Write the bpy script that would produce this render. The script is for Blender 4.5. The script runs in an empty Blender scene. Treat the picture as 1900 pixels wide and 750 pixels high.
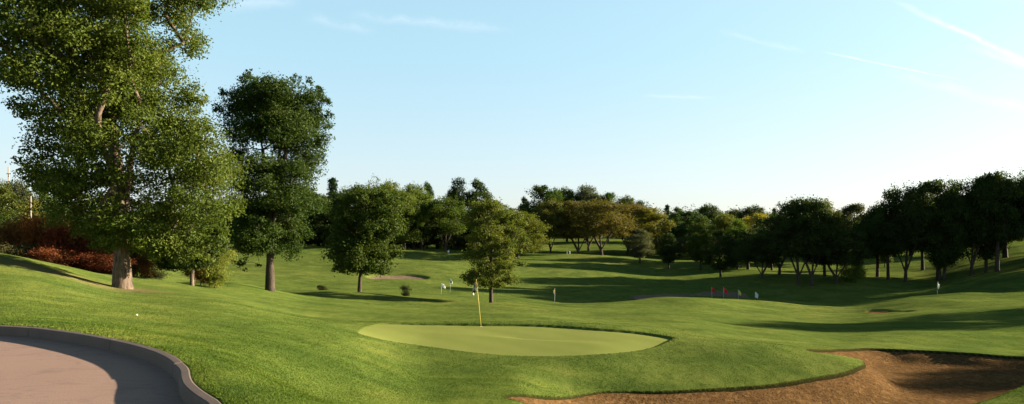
import bpy, math, random
import numpy as np
from mathutils import Vector

S = bpy.context.scene
COL = S.collection
R = math.radians
F = 1150.0        # focal length in photo pixels (photo 1900 wide)
HOR = 440.0       # row of the true horizon

# ------------------------------------------------------------------ camera
cd = bpy.data.cameras.new('camera')
cam = bpy.data.objects.new('camera', cd)
COL.objects.link(cam)
cam.location = (0, 0, 0)
cam.rotation_euler = (R(90), 0, 0)
cd.sensor_width = 36
cd.lens = 36 * F / 1900
cd.shift_y = (HOR - 375) / 1900
cd.clip_start = 0.05
cd.clip_end = 8000
S.camera = cam

# ------------------------------------------------------------------ light
SUN_AZ, SUN_EL = 74.0, 12.8
sd = Vector((math.sin(R(SUN_AZ)) * math.cos(R(SUN_EL)), math.cos(R(SUN_AZ)) * math.cos(R(SUN_EL)), math.sin(R(SUN_EL))))
sl = bpy.data.lights.new('sun', 'SUN')
sl.energy = 5.0
sl.angle = R(0.6)
sl.color = (1.0, 0.86, 0.66)
so = bpy.data.objects.new('sun', sl)
so.rotation_euler = sd.to_track_quat('Z', 'Y').to_euler()
so.location = (60, 20, 40)
COL.objects.link(so)

W = bpy.data.worlds.new('World')
S.world = W
W.use_nodes = True
nt = W.node_tree
nt.nodes.clear()
def wn(t, **k):
    n = nt.nodes.new(t)
    for a, b in k.items():
        setattr(n, a, b)
    return n
sky = wn('ShaderNodeTexSky', sky_type='NISHITA', sun_disc=False)
sky.sun_elevation = R(SUN_EL)
sky.sun_rotation = R(SUN_AZ)
sky.altitude = 200
sky.air_density = 1.0
sky.dust_density = 1.6
sky.ozone_density = 2.2
bg = wn('ShaderNodeBackground')
bg.inputs[1].default_value = 0.055
out = wn('ShaderNodeOutputWorld')
geo = wn('ShaderNodeTexCoord')
def wmath(op, a, b=None, c=None, clamp=False):
    n = wn('ShaderNodeMath', operation=op)
    n.use_clamp = clamp
    for i, v in enumerate((a, b, c)):
        if v is None:
            continue
        if hasattr(v, 'node'):
            nt.links.new(v, n.inputs[i])
        else:
            n.inputs[i].default_value = v
    return n.outputs[0]
def wdot(vec):
    n = wn('ShaderNodeVectorMath', operation='DOT_PRODUCT')
    nt.links.new(geo.outputs['Generated'], n.inputs[0])
    n.inputs[1].default_value = vec
    return n.outputs['Value']
def pdir(px, py):
    return Vector(((px - 950) / F, 1.0, (HOR - py) / F)).normalized()
wnoise = wn('ShaderNodeTexNoise')
wnoise.inputs['Scale'].default_value = 26
wnoise.inputs['Detail'].default_value = 5
wnoise.inputs['Roughness'].default_value = 0.6
nt.links.new(geo.outputs['Generated'], wnoise.inputs['Vector'])
cloud = None
# old vapour trails: great-circle strips of thin cloud between two directions
for (ax, ay, bx, by, wdt, amt) in ((1520, 95, 1790, 150, .0016, .55), (1655, 0, 1960, 142, .0050, .50), (1790, 82, 2000, 160, .006, .35),
                                   (1640, 130, 1960, 220, .009, .22), (560, 30, 700, 60, .010, .14), (640, 28, 960, 58, .010, .15), (1330, 55, 1500, 100, .006, .14),
                                   (1190, 178, 1330, 182, .004, .16), (400, 12, 560, 2, .012, .18)):
    a, b = pdir(ax, ay), pdir(bx, by)
    n_ = a.cross(b).normalized()
    t_ = n_.cross(a).normalized()
    ang = a.angle(b)
    d = wdot(n_)
    wob = wmath('MULTIPLY', wmath('SUBTRACT', wnoise.outputs[0], .5), wdt * 2.2)
    d = wmath('ABSOLUTE', wmath('ADD', d, wob))
    m1 = wmath('SUBTRACT', 1.0, wmath('DIVIDE', d, wdt), clamp=True)
    al = wmath('DIVIDE', wdot(t_), math.sin(ang))
    m2 = wmath('MULTIPLY', wmath('MULTIPLY', al, 4.0, clamp=True), wmath('MULTIPLY', wmath('SUBTRACT', 1.0, al), 4.0, clamp=True))
    fr = wmath('GREATER_THAN', wdot(a), 0.0)
    m = wmath('MULTIPLY', wmath('MULTIPLY', wmath('POWER', m1, 1.3), m2), wmath('MULTIPLY', fr, amt))
    m = wmath('MULTIPLY', m, wmath('MULTIPLY_ADD', wnoise.outputs[0], 2.2, -0.3, clamp=True))
    cloud = m if cloud is None else wmath('ADD', cloud, m, clamp=True)
hs = wn('ShaderNodeHueSaturation')
hs.inputs['Saturation'].default_value = 1.12
nt.links.new(sky.outputs[0], hs.inputs['Color'])
mix = wn('ShaderNodeMix', data_type='RGBA')
nt.links.new(cloud, mix.inputs[0])
tint = wn('ShaderNodeMix', data_type='RGBA', blend_type='MULTIPLY')
tint.inputs[0].default_value = 1.0
nt.links.new(hs.outputs[0], tint.inputs[6])
tint.inputs[7].default_value = (.42, .45, .43, 1)
# evening haze low in the sky: milky and even towards the horizon, dimmed above the view to deepen shadows
gm = wn('ShaderNodeGamma'); gm.inputs[1].default_value = 0.31
nt.links.new(hs.outputs[0], gm.inputs[0])
mil = wn('ShaderNodeMix', data_type='RGBA', blend_type='MULTIPLY'); mil.inputs[0].default_value = 1.0
sep = wn('ShaderNodeSeparateXYZ'); nt.links.new(geo.outputs['Generated'], sep.inputs[0])
hr = wn('ShaderNodeMapRange'); nt.links.new(sep.outputs[2], hr.inputs[0]); hr.inputs[1].default_value = 0.02; hr.inputs[2].default_value = .27
hg = wn('ShaderNodeMix', data_type='RGBA'); nt.links.new(hr.outputs[0], hg.inputs[0])
hg.inputs[6].default_value = (2.35, 2.40, 2.45, 1); hg.inputs[7].default_value = (1.95, 2.52, 2.62, 1)
nt.links.new(gm.outputs[0], mil.inputs[6]); nt.links.new(hg.outputs[2], mil.inputs[7])
hz = wn('ShaderNodeMapRange', interpolation_type='SMOOTHSTEP'); nt.links.new(sep.outputs[2], hz.inputs[0])
hz.inputs[1].default_value = .34; hz.inputs[2].default_value = .60
hz.inputs[3].default_value = 0.0; hz.inputs[4].default_value = 1.0
low = wn('ShaderNodeMix', data_type='RGBA'); nt.links.new(hz.outputs[0], low.inputs[0])
nt.links.new(mil.outputs[2], low.inputs[6]); nt.links.new(tint.outputs[2], low.inputs[7])
nt.links.new(low.outputs[2], mix.inputs[6])
mix.inputs[7].default_value = (5.2, 5.3, 5.3, 1)
nt.links.new(mix.outputs[2], bg.inputs[0])
nt.links.new(bg.outputs[0], out.inputs[0])

S.view_settings.view_transform = 'Standard'
S.view_settings.look = 'None'
S.view_settings.gamma = 1
S.view_settings.use_curve_mapping = False
S.view_settings.exposure = 2.25
S.cycles.max_bounces = 6
S.cycles.transparent_max_bounces = 4

# ------------------------------------------------------------------ helpers
def tag(o, label=None, cat=None, group=None, kind=None):
    if label: o['label'] = label
    if cat: o['category'] = cat
    if group: o['group'] = group
    if kind: o['kind'] = kind
    return o

def empty(name, loc=(0, 0, 0), rz=0.0, scale=(1, 1, 1)):
    o = bpy.data.objects.new(name, None)
    o.empty_display_size = .2
    o.location = loc
    o.rotation_euler = (0, 0, rz)
    o.scale = scale
    COL.objects.link(o)
    return o

def mesh_np(name, verts, faces, mat=None, smooth=False):
    """faces: int array (n,k)"""
    me = bpy.data.meshes.new(name)
    verts = np.ascontiguousarray(verts, dtype=np.float32)
    faces = np.ascontiguousarray(faces, dtype=np.int32)
    n, k = faces.shape
    me.vertices.add(len(verts))
    me.vertices.foreach_set('co', verts.ravel())
    me.loops.add(n * k)
    me.loops.foreach_set('vertex_index', faces.ravel())
    me.polygons.add(n)
    me.polygons.foreach_set('loop_start', np.arange(0, n * k, k, dtype=np.int32))
    me.polygons.foreach_set('loop_total', np.full(n, k, dtype=np.int32))
    me.polygons.foreach_set('use_smooth', np.full(n, smooth, dtype=bool))
    me.update(calc_edges=True)
    me.validate()
    if mat: me.materials.append(mat)
    return me

def obj(name, me, parent=None, mat=None):
    o = bpy.data.objects.new(name, me)
    COL.objects.link(o)
    if parent is not None: o.parent = parent
    if mat is not None:
        if not me.materials: me.materials.append(mat)
    return o

class MB:
    """collects quads / polygons for one mesh"""
    def __init__(s): s.v = []; s.f = []
    def box(s, x0, x1, y0, y1, z0, z1):
        b = len(s.v)
        s.v += [(x0,y0,z0),(x1,y0,z0),(x1,y1,z0),(x0,y1,z0),(x0,y0,z1),(x1,y0,z1),(x1,y1,z1),(x0,y1,z1)]
        s.f += [tuple(b+i for i in q) for q in ((0,3,2,1),(4,5,6,7),(0,1,5,4),(1,2,6,5),(2,3,7,6),(3,0,4,7))]
    def tube(s, pts, rad, n=8, cap=True):
        pts = [Vector(p) for p in pts]
        rings = []
        for i, p in enumerate(pts):
            t = (pts[min(i+1, len(pts)-1)] - pts[max(i-1, 0)]).normalized()
            u = t.cross(Vector((0.12, 1, 0.07))).normalized()
            w = t.cross(u)
            r = rad[i] if hasattr(rad, '__len__') else rad
            b = len(s.v)
            for k in range(n):
                a = 2*math.pi*k/n
                s.v.append(tuple(p + u*math.cos(a)*r + w*math.sin(a)*r))
            rings.append(b)
        for i in range(len(rings)-1):
            a, b = rings[i], rings[i+1]
            for k in range(n):
                k2 = (k+1) % n
                s.f.append((a+k, a+k2, b+k2, b+k))
        if cap:
            s.f.append(tuple(rings[0]+k for k in reversed(range(n))))
            s.f.append(tuple(rings[-1]+k for k in range(n)))
    def mesh(s, name, mat, smooth=False):
        me = bpy.data.meshes.new(name)
        me.from_pydata(s.v, [], s.f)
        me.polygons.foreach_set('use_smooth', [smooth]*len(me.polygons))
        me.update()
        me.materials.append(mat)
        return me
    def build(s, name, mat, parent=None, smooth=False):
        return obj(name, s.mesh(name, mat, smooth), parent)

def hash2(ix, iy, seed):
    n = (ix.astype(np.int64) * 374761393 + iy.astype(np.int64) * 668265263 + seed * 974634777) & 0x7fffffff
    n = ((n ^ (n >> 13)) * 1274126177) & 0x7fffffff
    return ((n ^ (n >> 16)) & 0xffff) / 65535.0

def vnoise(x, y, seed=0):
    ix, iy = np.floor(x), np.floor(y)
    fx, fy = x-ix, y-iy
    fx = fx*fx*(3-2*fx); fy = fy*fy*(3-2*fy)
    a = hash2(ix, iy, seed); b = hash2(ix+1, iy, seed); c = hash2(ix, iy+1, seed); d = hash2(ix+1, iy+1, seed)
    return (a*(1-fx)+b*fx)*(1-fy)+(c*(1-fx)+d*fx)*fy - .5

def sstep(a, b, x):
    t = np.clip((x-a)/(b-a), 0, 1)
    return t*t*(3-2*t)

# ------------------------------------------------------------------ materials
class M:
    """small node-material builder"""
    def __init__(s, name):
        s.m = bpy.data.materials.new(name); s.m.use_nodes = True
        s.nt = s.m.node_tree; s.nt.nodes.clear()
        s.out = s.n('ShaderNodeOutputMaterial')
    def n(s, t, **k):
        n = s.nt.nodes.new(t)
        for a, b in k.items(): setattr(n, a, b)
        return n
    def put(s, sock, v):
        if hasattr(v, 'node'): s.nt.links.new(v, sock)
        else: sock.default_value = v
    def math(s, op, a, b=None, c=None, clamp=False):
        n = s.n('ShaderNodeMath', operation=op); n.use_clamp = clamp
        for i, v in enumerate((a, b, c)):
            if v is not None: s.put(n.inputs[i], v)
        return n.outputs[0]
    def pos(s, scale=(1, 1, 1), local=False):
        if local:
            g = s.n('ShaderNodeTexCoord').outputs['Object']
        else:
            g = s.n('ShaderNodeNewGeometry').outputs['Position']
        mp = s.n('ShaderNodeMapping'); mp.inputs['Scale'].default_value = scale
        s.nt.links.new(g, mp.inputs[0])
        return mp.outputs[0]
    def noise(s, vec, scale, detail=3, rough=.55, dist=0.0):
        n = s.n('ShaderNodeTexNoise')
        s.nt.links.new(vec, n.inputs['Vector'])
        n.inputs['Scale'].default_value = scale; n.inputs['Detail'].default_value = detail
        n.inputs['Roughness'].default_value = rough; n.inputs['Distortion'].default_value = dist
        return n.outputs[0]
    def ramp(s, f, stops):
        r = s.n('ShaderNodeValToRGB'); s.put(r.inputs[0], f)
        e = r.color_ramp.elements
        while len(e) < len(stops): e.new(.5)
        for i, (p, c) in enumerate(stops):
            e[i].position = p; e[i].color = (*c, 1) if len(c) == 3 else c
        return r.outputs[0]
    def mix(s, f, a, b, mode='MIX'):
        n = s.n('ShaderNodeMix', data_type='RGBA', blend_type=mode)
        s.put(n.inputs[0], f)
        for i, v in ((6, a), (7, b)):
            s.put(n.inputs[i], v if hasattr(v, 'node') else ((*v, 1) if len(v) == 3 else v))
        return n.outputs[2]
    def bsdf(s, color, rough=.8, bump=None, bstr=.3, bdist=.05, spec=.3, metal=0):
        b = s.n('ShaderNodeBsdfPrincipled')
        s.put(b.inputs['Base Color'], color if hasattr(color, 'node') else (*color, 1))
        s.put(b.inputs['Roughness'], rough)
        b.inputs['Specular IOR Level'].default_value = spec
        b.inputs['Metallic'].default_value = metal
        if bump is not None:
            bn = s.n('ShaderNodeBump'); bn.inputs['Strength'].default_value = bstr; bn.inputs['Distance'].default_value = bdist
            s.nt.links.new(bump, bn.inputs['Height']); s.nt.links.new(bn.outputs[0], b.inputs['Normal'])
        return b.outputs[0]
    def done(s, sh):
        s.nt.links.new(sh, s.out.inputs[0]); return s.m

def plain(name, c, rough=.6, spec=.3, metal=0, var=.25, scale=8):
    m = M(name); p = m.pos(local=True)
    f = m.noise(p, scale, 4)
    col = m.mix(f, tuple(x*(1-var) for x in c), tuple(min(1, x*(1+var)) for x in c))
    return m.done(m.bsdf(col, rough, spec=spec, metal=metal))

def grass_color(m):
    p = m.pos()
    big = m.noise(p, .035, 3, .5)
    mid = m.noise(p, .33, 4, .6, .6)
    ps = m.pos((1.0, .35, 1.0))
    fine = m.noise(ps, 2.3, 5, .65)
    c1 = m.ramp(mid, [(.3, (.047, .078, .014)), (.5, (.080, .110, .020)), (.7, (.124, .142, .031))])
    c2 = m.ramp(fine, [(.25, (.55, .62, .50)), (.5, (1, 1, 1)), (.75, (1.35, 1.22, 1.3))])
    c = m.mix(1.0, c1, c2, 'MULTIPLY')
    ban = m.noise(m.pos((.10, .42, .4)), 1.0, 4, .6, .5)
    c = m.mix(1.0, c, m.ramp(ban, [(.32, (.70, .80, .72)), (.5, (1, 1, 1)), (.68, (1.28, 1.16, 1.2))]), 'MULTIPLY')
    c3 = m.ramp(big, [(.3, (.72, .86, .70)), (.55, (1, 1, 1)), (.75, (1.25, 1.08, 1.15))])
    c = m.mix(1.0, c, c3, 'MULTIPLY')
    return c, p, fine, mid

def mat_ground():
    m = M('mown_grass')
    c, p, fine, mid = grass_color(m)
    # worn, straw-coloured patches under the big tree
    def spot(x, y, rx, ry, amt):
        mp = m.n('ShaderNodeMapping')
        mp.inputs['Location'].default_value = (-x/rx, -y/ry, 0); mp.inputs['Scale'].default_value = (1/rx, 1/ry, 0)
        g = m.n('ShaderNodeNewGeometry'); m.nt.links.new(g.outputs['Position'], mp.inputs[0])
        l = m.n('ShaderNodeVectorMath', operation='LENGTH'); m.nt.links.new(mp.outputs[0], l.inputs[0])
        f = m.math('SUBTRACT', 1.0, l.outputs['Value'], clamp=True)
        return m.math('MULTIPLY', m.math('MULTIPLY', f, m.math('MULTIPLY_ADD', fine, 3.0, -.7, clamp=True)), amt, clamp=True)
    c = m.mix(spot(-20.5, 27.5, 4.5, 2.2, 1.6), c, (.20, .15, .07))
    c = m.mix(spot(-17.5, 29.0, 2.0, 1.6, 1.2), c, (.14, .09, .05))
    clip = m.noise(p, 38, 2, .7)
    c = m.mix(m.ramp(clip, [(.45, (0, 0, 0)), (.75, (1, 1, 1))]), c, (.15, .18, .05))
    dark = m.noise(p, 19, 3, .7)
    c = m.mix(m.ramp(dark, [(.30, (.75, .75, .75)), (.46, (0, 0, 0))]), c, (.018, .045, .006))
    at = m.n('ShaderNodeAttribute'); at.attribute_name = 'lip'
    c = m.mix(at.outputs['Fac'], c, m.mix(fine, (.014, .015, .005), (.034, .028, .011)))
    h = m.math('ADD', m.math('MULTIPLY', m.noise(p, 24, 4, .7), .5), m.math('MULTIPLY', m.noise(p, 3.5, 4, .6), 1.0))
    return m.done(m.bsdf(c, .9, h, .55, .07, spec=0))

def mat_green():
    m = M('putting_green_turf')
    p = m.pos()
    f = m.noise(m.pos((1, .25, 1)), 1.3, 4, .6)
    g = m.noise(p, 14, 3, .6)
    c = m.mix(f, (.160, .178, .046), (.212, .222, .064))
    wv = m.n('ShaderNodeTexWave', wave_type='BANDS', bands_direction='DIAGONAL'); m.nt.links.new(p, wv.inputs['Vector'])
    wv.inputs['Scale'].default_value = .30; wv.inputs['Distortion'].default_value = 1.2; wv.inputs['Detail'].default_value = 1
    c = m.mix(m.math('MULTIPLY', wv.outputs[1], .35), c, (.138, .168, .040))
    pt = m.noise(p, .8, 4, .6)
    c = m.mix(m.ramp(pt, [(.5, (0, 0, 0)), (.75, (.5, .5, .5))]), c, (.175, .168, .055))
    c = m.mix(m.math('MULTIPLY', g, .35), c, (.13, .19, .03))
    return m.done(m.bsdf(c, .7, m.noise(p, 60, 3), .25, .01, spec=0))

def mat_sand(name, a, b, rake=True):
    m = M(name); p = m.pos()
    big = m.noise(p, .55, 3, .5, .4)
    fine = m.noise(p, 16, 5, .75)
    mid = m.noise(p, 4.0, 4, .65)
    c = m.mix(big, a, b)
    c = m.mix(m.ramp(fine, [(.36, (1, 1, 1)), (.52, (0, 0, 0))]), c, tuple(x*.35 for x in a))
    c = m.mix(m.ramp(mid, [(.5, (0, 0, 0)), (.72, (.7, .7, .7))]), c, tuple(x*1.5 for x in b))
    # rake furrows swept round the hollow
    w = m.n('ShaderNodeTexWave', wave_type='RINGS', rings_direction='Z')
    mp = m.n('ShaderNodeMapping'); mp.inputs['Location'].default_value = (-12.5, -13.5, 0)
    g = m.n('ShaderNodeNewGeometry'); m.nt.links.new(g.outputs['Position'], mp.inputs[0]); m.nt.links.new(mp.outputs[0], w.inputs['Vector'])
    w.inputs['Scale'].default_value = 1.7; w.inputs['Distortion'].default_value = 3.0; w.inputs['Detail'].default_value = 2; w.inputs['Detail Scale'].default_value = 1.2
    h = m.math('ADD', m.math('MULTIPLY', w.outputs[1], .16 if rake else 0), m.math('ADD', m.math('MULTIPLY', mid, 1.0), m.math('MULTIPLY', fine, .7)))
    return m.done(m.bsdf(c, .95, h, .8, .06, spec=0))

def mat_road():
    m = M('pinkish_asphalt'); p = m.pos()
    big = m.noise(p, .5, 4, .55)
    grit = m.noise(p, 95, 3, .7)
    c = m.mix(big, (.260, .160, .118), (.335, .215, .160))
    c = m.mix(m.ramp(grit, [(.35, (.8, .8, .8)), (.55, (0, 0, 0))]), c, (.10, .07, .058))
    c = m.mix(m.ramp(grit, [(.6, (0, 0, 0)), (.72, (.6, .6, .6))]), c, (.42, .33, .28))
    streak = m.noise(m.pos((.55, 2.2, 1)), 1.1, 5, .6, 1.2)
    c = m.mix(m.ramp(streak, [(.48, (0, 0, 0)), (.5, (.40, .40, .40)), (.52, (0, 0, 0))]), c, (.12, .085, .07))
    blot = m.noise(p, 2.2, 5, .7)
    c = m.mix(m.ramp(blot, [(.54, (0, 0, 0)), (.72, (.5, .5, .5))]), c, (.15, .10, .085))
    return m.done(m.bsdf(c, .88, grit, .35, .006, spec=.25))

def mat_kerb():
    m = M('kerb_concrete'); p = m.pos()
    a = m.noise(p, 3, 5, .6); b = m.noise(p, 60, 3, .7)
    c = m.mix(a, (.095, .070, .058), (.165, .125, .102))
    c = m.mix(m.ramp(b, [(.35, (.6, .6, .6)), (.5, (0, 0, 0))]), c, (.11, .09, .075))
    return m.done(m.bsdf(c, .9, b, .4, .008, spec=.2))

def mat_bark(name, a, b):
    m = M(name); p = m.pos((1, 1, .16), local=True)
    f = m.noise(p, 11, 5, .65, .4)
    c = m.ramp(f, [(.32, a), (.62, b)])
    return m.done(m.bsdf(c, .9, f, .9, .06, spec=.15))

def mat_leaf():
    """leaf surface; the species tint is the object's own colour"""
    m = M('leaf')
    oi = m.n('ShaderNodeObjectInfo').outputs['Color']
    g = m.n('ShaderNodeNewGeometry')
    rnd = g.outputs['Random Per Island']
    p = m.pos(local=True)
    f = m.noise(p, .55, 3, .6)
    v = m.ramp(rnd, [(0, (.68, .74, .68)), (.5, (.95, 1, .9)), (.85, (1.15, 1.12, 1.0)), (1, (1.38, 1.28, 1.05))])
    c = m.mix(1.0, oi, v, 'MULTIPLY')
    v2 = m.ramp(f, [(.3, (.75, .85, .8)), (.7, (1.3, 1.15, 1.1))])
    c = m.mix(1.0, c, v2, 'MULTIPLY')
    b = m.bsdf(c, .65, spec=.12)
    t = m.n('ShaderNodeBsdfTranslucent')
    c2 = m.mix(1.0, c, (1.25, 1.35, .5), 'MULTIPLY')
    m.put(t.inputs[0], c2)
    ms = m.n('ShaderNodeMixShader'); ms.inputs[0].default_value = .30
    m.nt.links.new(b, ms.inputs[1]); m.nt.links.new(t.outputs[0], ms.inputs[2])
    return m.done(ms.outputs[0])

def mat_blade():
    m = M('grass_blade')
    c, p, fine, mid = grass_color(m)
    rnd = m.n('ShaderNodeNewGeometry').outputs['Random Per Island']
    c = m.mix(1.0, c, m.ramp(rnd, [(0, (.85, .9, .85)), (.6, (1.1, 1.1, 1.0)), (1, (1.5, 1.3, 1.3))]), 'MULTIPLY')
    b = m.bsdf(c, .8, spec=0)
    t = m.n('ShaderNodeBsdfTranslucent'); m.put(t.inputs[0], c)
    ms = m.n('ShaderNodeMixShader'); ms.inputs[0].default_value = .18
    m.nt.links.new(b, ms.inputs[1]); m.nt.links.new(t.outputs[0], ms.inputs[2])
    return m.done(ms.outputs[0])

MG = mat_ground(); MGREEN = mat_green(); MROAD = mat_road(); MKERB = mat_kerb()
MSAND = mat_sand('brown_bunker_sand', (.076, .043, .018), (.146, .084, .035))
MSANDF = mat_sand('pale_bunker_sand', (.15, .105, .07), (.21, .155, .105), False)
MBARK = mat_bark('grey_brown_bark', (.030, .022, .015), (.165, .120, .084))
MBARKD = mat_bark('dark_bark', (.018, .014, .010), (.075, .056, .040))
MBARKP = mat_bark('pale_bark', (.10, .09, .075), (.30, .27, .23))
MLEAF = mat_leaf(); MBLADE = mat_blade()

# ------------------------------------------------------------------ terrain: side-on profiles (distance, photo row) fanned out from the viewpoint
def Z(z): return ('z', z)
PROF = {
 -700: [(5,Z(-1.46)),(11,Z(-1.5)),(20,Z(-1.3)),(30,Z(-.6)),(42,Z(-2.4)),(100,Z(-3)),(300,Z(-2)),(600,Z(-2))],
 -250: [(5,Z(-1.46)),(11,Z(-1.5)),(18,Z(-1.35)),(31,Z(-.35)),(42,Z(-2.6)),(100,Z(-3)),(300,Z(-2)),(600,Z(-2))],
 0:   [(5,Z(-1.46)),(10.9,Z(-1.47)),(13,Z(-1.52)),(17,Z(-1.50)),(24,Z(-1.30)),(31,472),(38,Z(-2.2)),(46,Z(-3.2)),(100,Z(-3)),(200,450),(300,446),(600,443)],
 110: [(5,Z(-1.46)),(10.2,Z(-1.48)),(13,Z(-1.65)),(18,Z(-1.75)),(25,Z(-1.72)),(32.5,494),(40,Z(-2.8)),(50,Z(-3.6)),(100,480),(200,452),(300,447),(600,443)],
 220: [(5,Z(-1.46)),(8.8,Z(-1.5)),(12,Z(-1.76)),(18,Z(-2.05)),(27,542),(36,511),(44,Z(-3.4)),(70,508),(100,484),(150,462),(300,448),(600,443)],
 400: [(5,Z(-1.46)),(6.2,Z(-1.5)),(8,690),(12,635),(18,592),(28,557),(37,539),(46,523),(56,Z(-4.9)),(75,528),(95,510),(115,488),(135,468),(150,459),(200,463),(300,450),(600,443)],
 600: [(5,Z(-1.5)),(6.5,Z(-1.9)),(9,750),(12,690),(16,645),(24,605),(32,583),(45,558),(56,541),(68,Z(-6.9)),(85,538),(100,519),(115,500),(130,480),(150,459),(200,463),(300,450),(600,443)],
 800: [(5,Z(-1.55)),(8,Z(-2.55)),(11.5,751),(15,714),(19,683),(21.9,655),(28.3,600.5),(31,596),(38,583),(50,566),(60,550),(70,Z(-7.5)),(85,547),(92,541),(100,527),(109,517),(118,503),(130,489),(140,480),(155,466),(170,462),(200,463),(300,450),(600,443)],
 950: [(5,Z(-1.6)),(8,Z(-2.65)),(12.4,751),(15,722),(18,697),(21.6,660),(28.4,600.5),(31,597),(40,583),(52,568),(59,560),(68,Z(-7.7)),(85,555),(100,540),(120,515),(135,495),(150,480),(162,472),(170,469),(182,474),(200,462),(230,452),(300,443),(600,441)],
 1100:[(5,Z(-1.6)),(9,Z(-3.1)),(13.5,Z(-4.35)),(16.6,751),(17.7,733),(19.5,695),(21.6,659),(28,604),(31,600),(40,592),(52,577),(65,567),(75,567),(88,561),(100,547),(120,525),(135,505),(150,487),(165,476),(173,473),(186,479),(200,468),(225,455),(260,445),(600,441)],
 1250:[(5,Z(-1.6)),(9,Z(-3.2)),(13.5,Z(-4.45)),(17,751),(18.2,727),(21,680),(25,628),(29,613),(36,600),(50,582),(65,565),(82,551),(90,Z(-9.3)),(98,551),(104,546),(115,535),(130,520),(150,500),(170,487),(185,478),(210,465),(250,452),(300,445),(600,441)],
 1400:[(5,Z(-1.6)),(9,Z(-3.2)),(13.5,Z(-4.5)),(16.8,751),(19,716),(21.5,675),(24,642),(28,633),(35,617),(50,592),(70,570),(88,553.5),(95,Z(-9.9)),(103,551),(112,531),(128,513),(150,500),(170,490),(200,478),(250,460),(300,448),(600,441)],
 1560:[(5,Z(-1.6)),(9,Z(-3.2)),(13.5,Z(-4.5)),(17.8,751),(20.6,697),(22.3,672),(24.6,655),(28,646),(32,637),(42,613),(60,590),(80,571),(92,562),(98,Z(-10.4)),(106,543),(113,522),(135,509),(160,496),(180,483),(220,470),(300,448),(600,441)],
 1700:[(5,Z(-1.6)),(9,Z(-3.0)),(13.5,Z(-4.3)),(17.8,751),(22,700),(26,668),(28.5,652),(31,641),(40,612),(50,596),(60,580),(75,560),(88,546.5),(96,Z(-9.6)),(105,543),(115,528),(130,512),(150,495),(165,485),(200,475),(300,450),(600,441)],
 1800:[(5,Z(-1.6)),(8,Z(-2.5)),(12.4,752),(13.6,740),(17,Z(-4.5)),(20,725),(25,675),(28.3,655),(31,643),(40,611),(50,592),(60,575),(73,556),(86,541.5),(94,Z(-9.0)),(102,536),(112,517),(125,498),(140,484),(165,474),(200,468),(300,447),(600,441)],
 1900:[(5,Z(-1.55)),(8,Z(-2.2)),(12.5,748),(15,712),(17.5,Z(-4.3)),(20,714),(24,682),(28,660),(31,647),(40,610),(50,588),(60,570),(72,553),(83,544),(91,Z(-8.4)),(100,524),(110,505),(120,488),(132,473),(150,463),(170,458),(200,457),(300,445),(600,441)],
 2150:[(5,Z(-1.55)),(8,Z(-2.0)),(12.5,Z(-2.9)),(16,Z(-3.1)),(20,Z(-4.3)),(24,Z(-4.6)),(27,Z(-4.6)),(31,Z(-4.9)),(40,Z(-5.3)),(60,Z(-6)),(80,Z(-6.4)),(100,Z(-5.5)),(120,Z(-3)),(150,Z(-1.5)),(300,Z(-1)),(600,Z(-1))],
 2700:[(5,Z(-1.55)),(10,Z(-2.0)),(16,Z(-2.6)),(22,Z(-3.4)),(31,Z(-4)),(50,Z(-4.5)),(80,Z(-4.5)),(110,Z(-2.5)),(150,Z(-1)),(300,Z(0)),(600,Z(0))],
}
def pchip(x, y, q):
    x = np.asarray(x, float); y = np.asarray(y, float)
    h = np.diff(x); d = np.diff(y)/h
    m = np.zeros(len(x))
    for i in range(1, len(x)-1):
        if d[i-1]*d[i] > 0:
            w1 = 2*h[i]+h[i-1]; w2 = h[i]+2*h[i-1]
            m[i] = (w1+w2)/(w1/d[i-1]+w2/d[i])
    m[0], m[-1] = d[0], d[-1]
    q = np.clip(q, x[0], x[-1])
    i = np.clip(np.searchsorted(x, q)-1, 0, len(h)-1)
    t = (q-x[i])/h[i]
    return (2*t**3-3*t**2+1)*y[i]+(t**3-2*t**2+t)*h[i]*m[i]+(-2*t**3+3*t**2)*y[i+1]+(t**3-t**2)*h[i]*m[i+1]

LY0, LY1, NL = math.log(1.0), math.log(3000.0), 700
PX0, PX1, NP = -700.0, 2700.0, 681
lys = np.linspace(LY0, LY1, NL); pxs = np.linspace(PX0, PX1, NP)
cols = sorted(PROF)
tab = []
for c in cols:
    pr = [(1.0, -1.46)] + [(Y, v[1] if isinstance(v, tuple) else (HOR-v)/F*Y) for Y, v in PROF[c]]
    pr += [(1200, pr[-1][1]), (3000, pr[-1][1])]
    tab.append(pchip([math.log(p[0]) for p in pr], [p[1] for p in pr], lys))
tab = np.array(tab)                       # columns x lnY
ZG = np.empty((NP, NL))
for k in range(NL):
    ZG[:, k] = pchip(cols, tab[:, k], pxs)
kern = np.array([1, 3, 5, 6, 5, 3, 1.]); kern /= kern.sum()
ZS = np.apply_along_axis(lambda a: np.convolve(np.pad(a, 3, mode='edge'), kern, 'valid'), 0, ZG)
ZG = ZS
k3 = np.array([1, 2, 1.])/4
ZG = np.apply_along_axis(lambda a: np.convolve(np.pad(a, 1, mode='edge'), k3, 'valid'), 1, ZG)

def lookup(px, Y):
    fx = (np.clip(px, PX0, PX1-1e-3)-PX0)/(PX1-PX0)*(NP-1)
    fy = (np.clip(np.log(np.maximum(Y, 1.0)), LY0, LY1-1e-6)-LY0)/(LY1-LY0)*(NL-1)
    i = fx.astype(int); j = fy.astype(int); a = fx-i; b = fy-j
    i = np.clip(i, 0, NP-2); j = np.clip(j, 0, NL-2)
    return (ZG[i,j]*(1-a)+ZG[i+1,j]*a)*(1-b)+(ZG[i,j+1]*(1-a)+ZG[i+1,j+1]*a)*b

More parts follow.
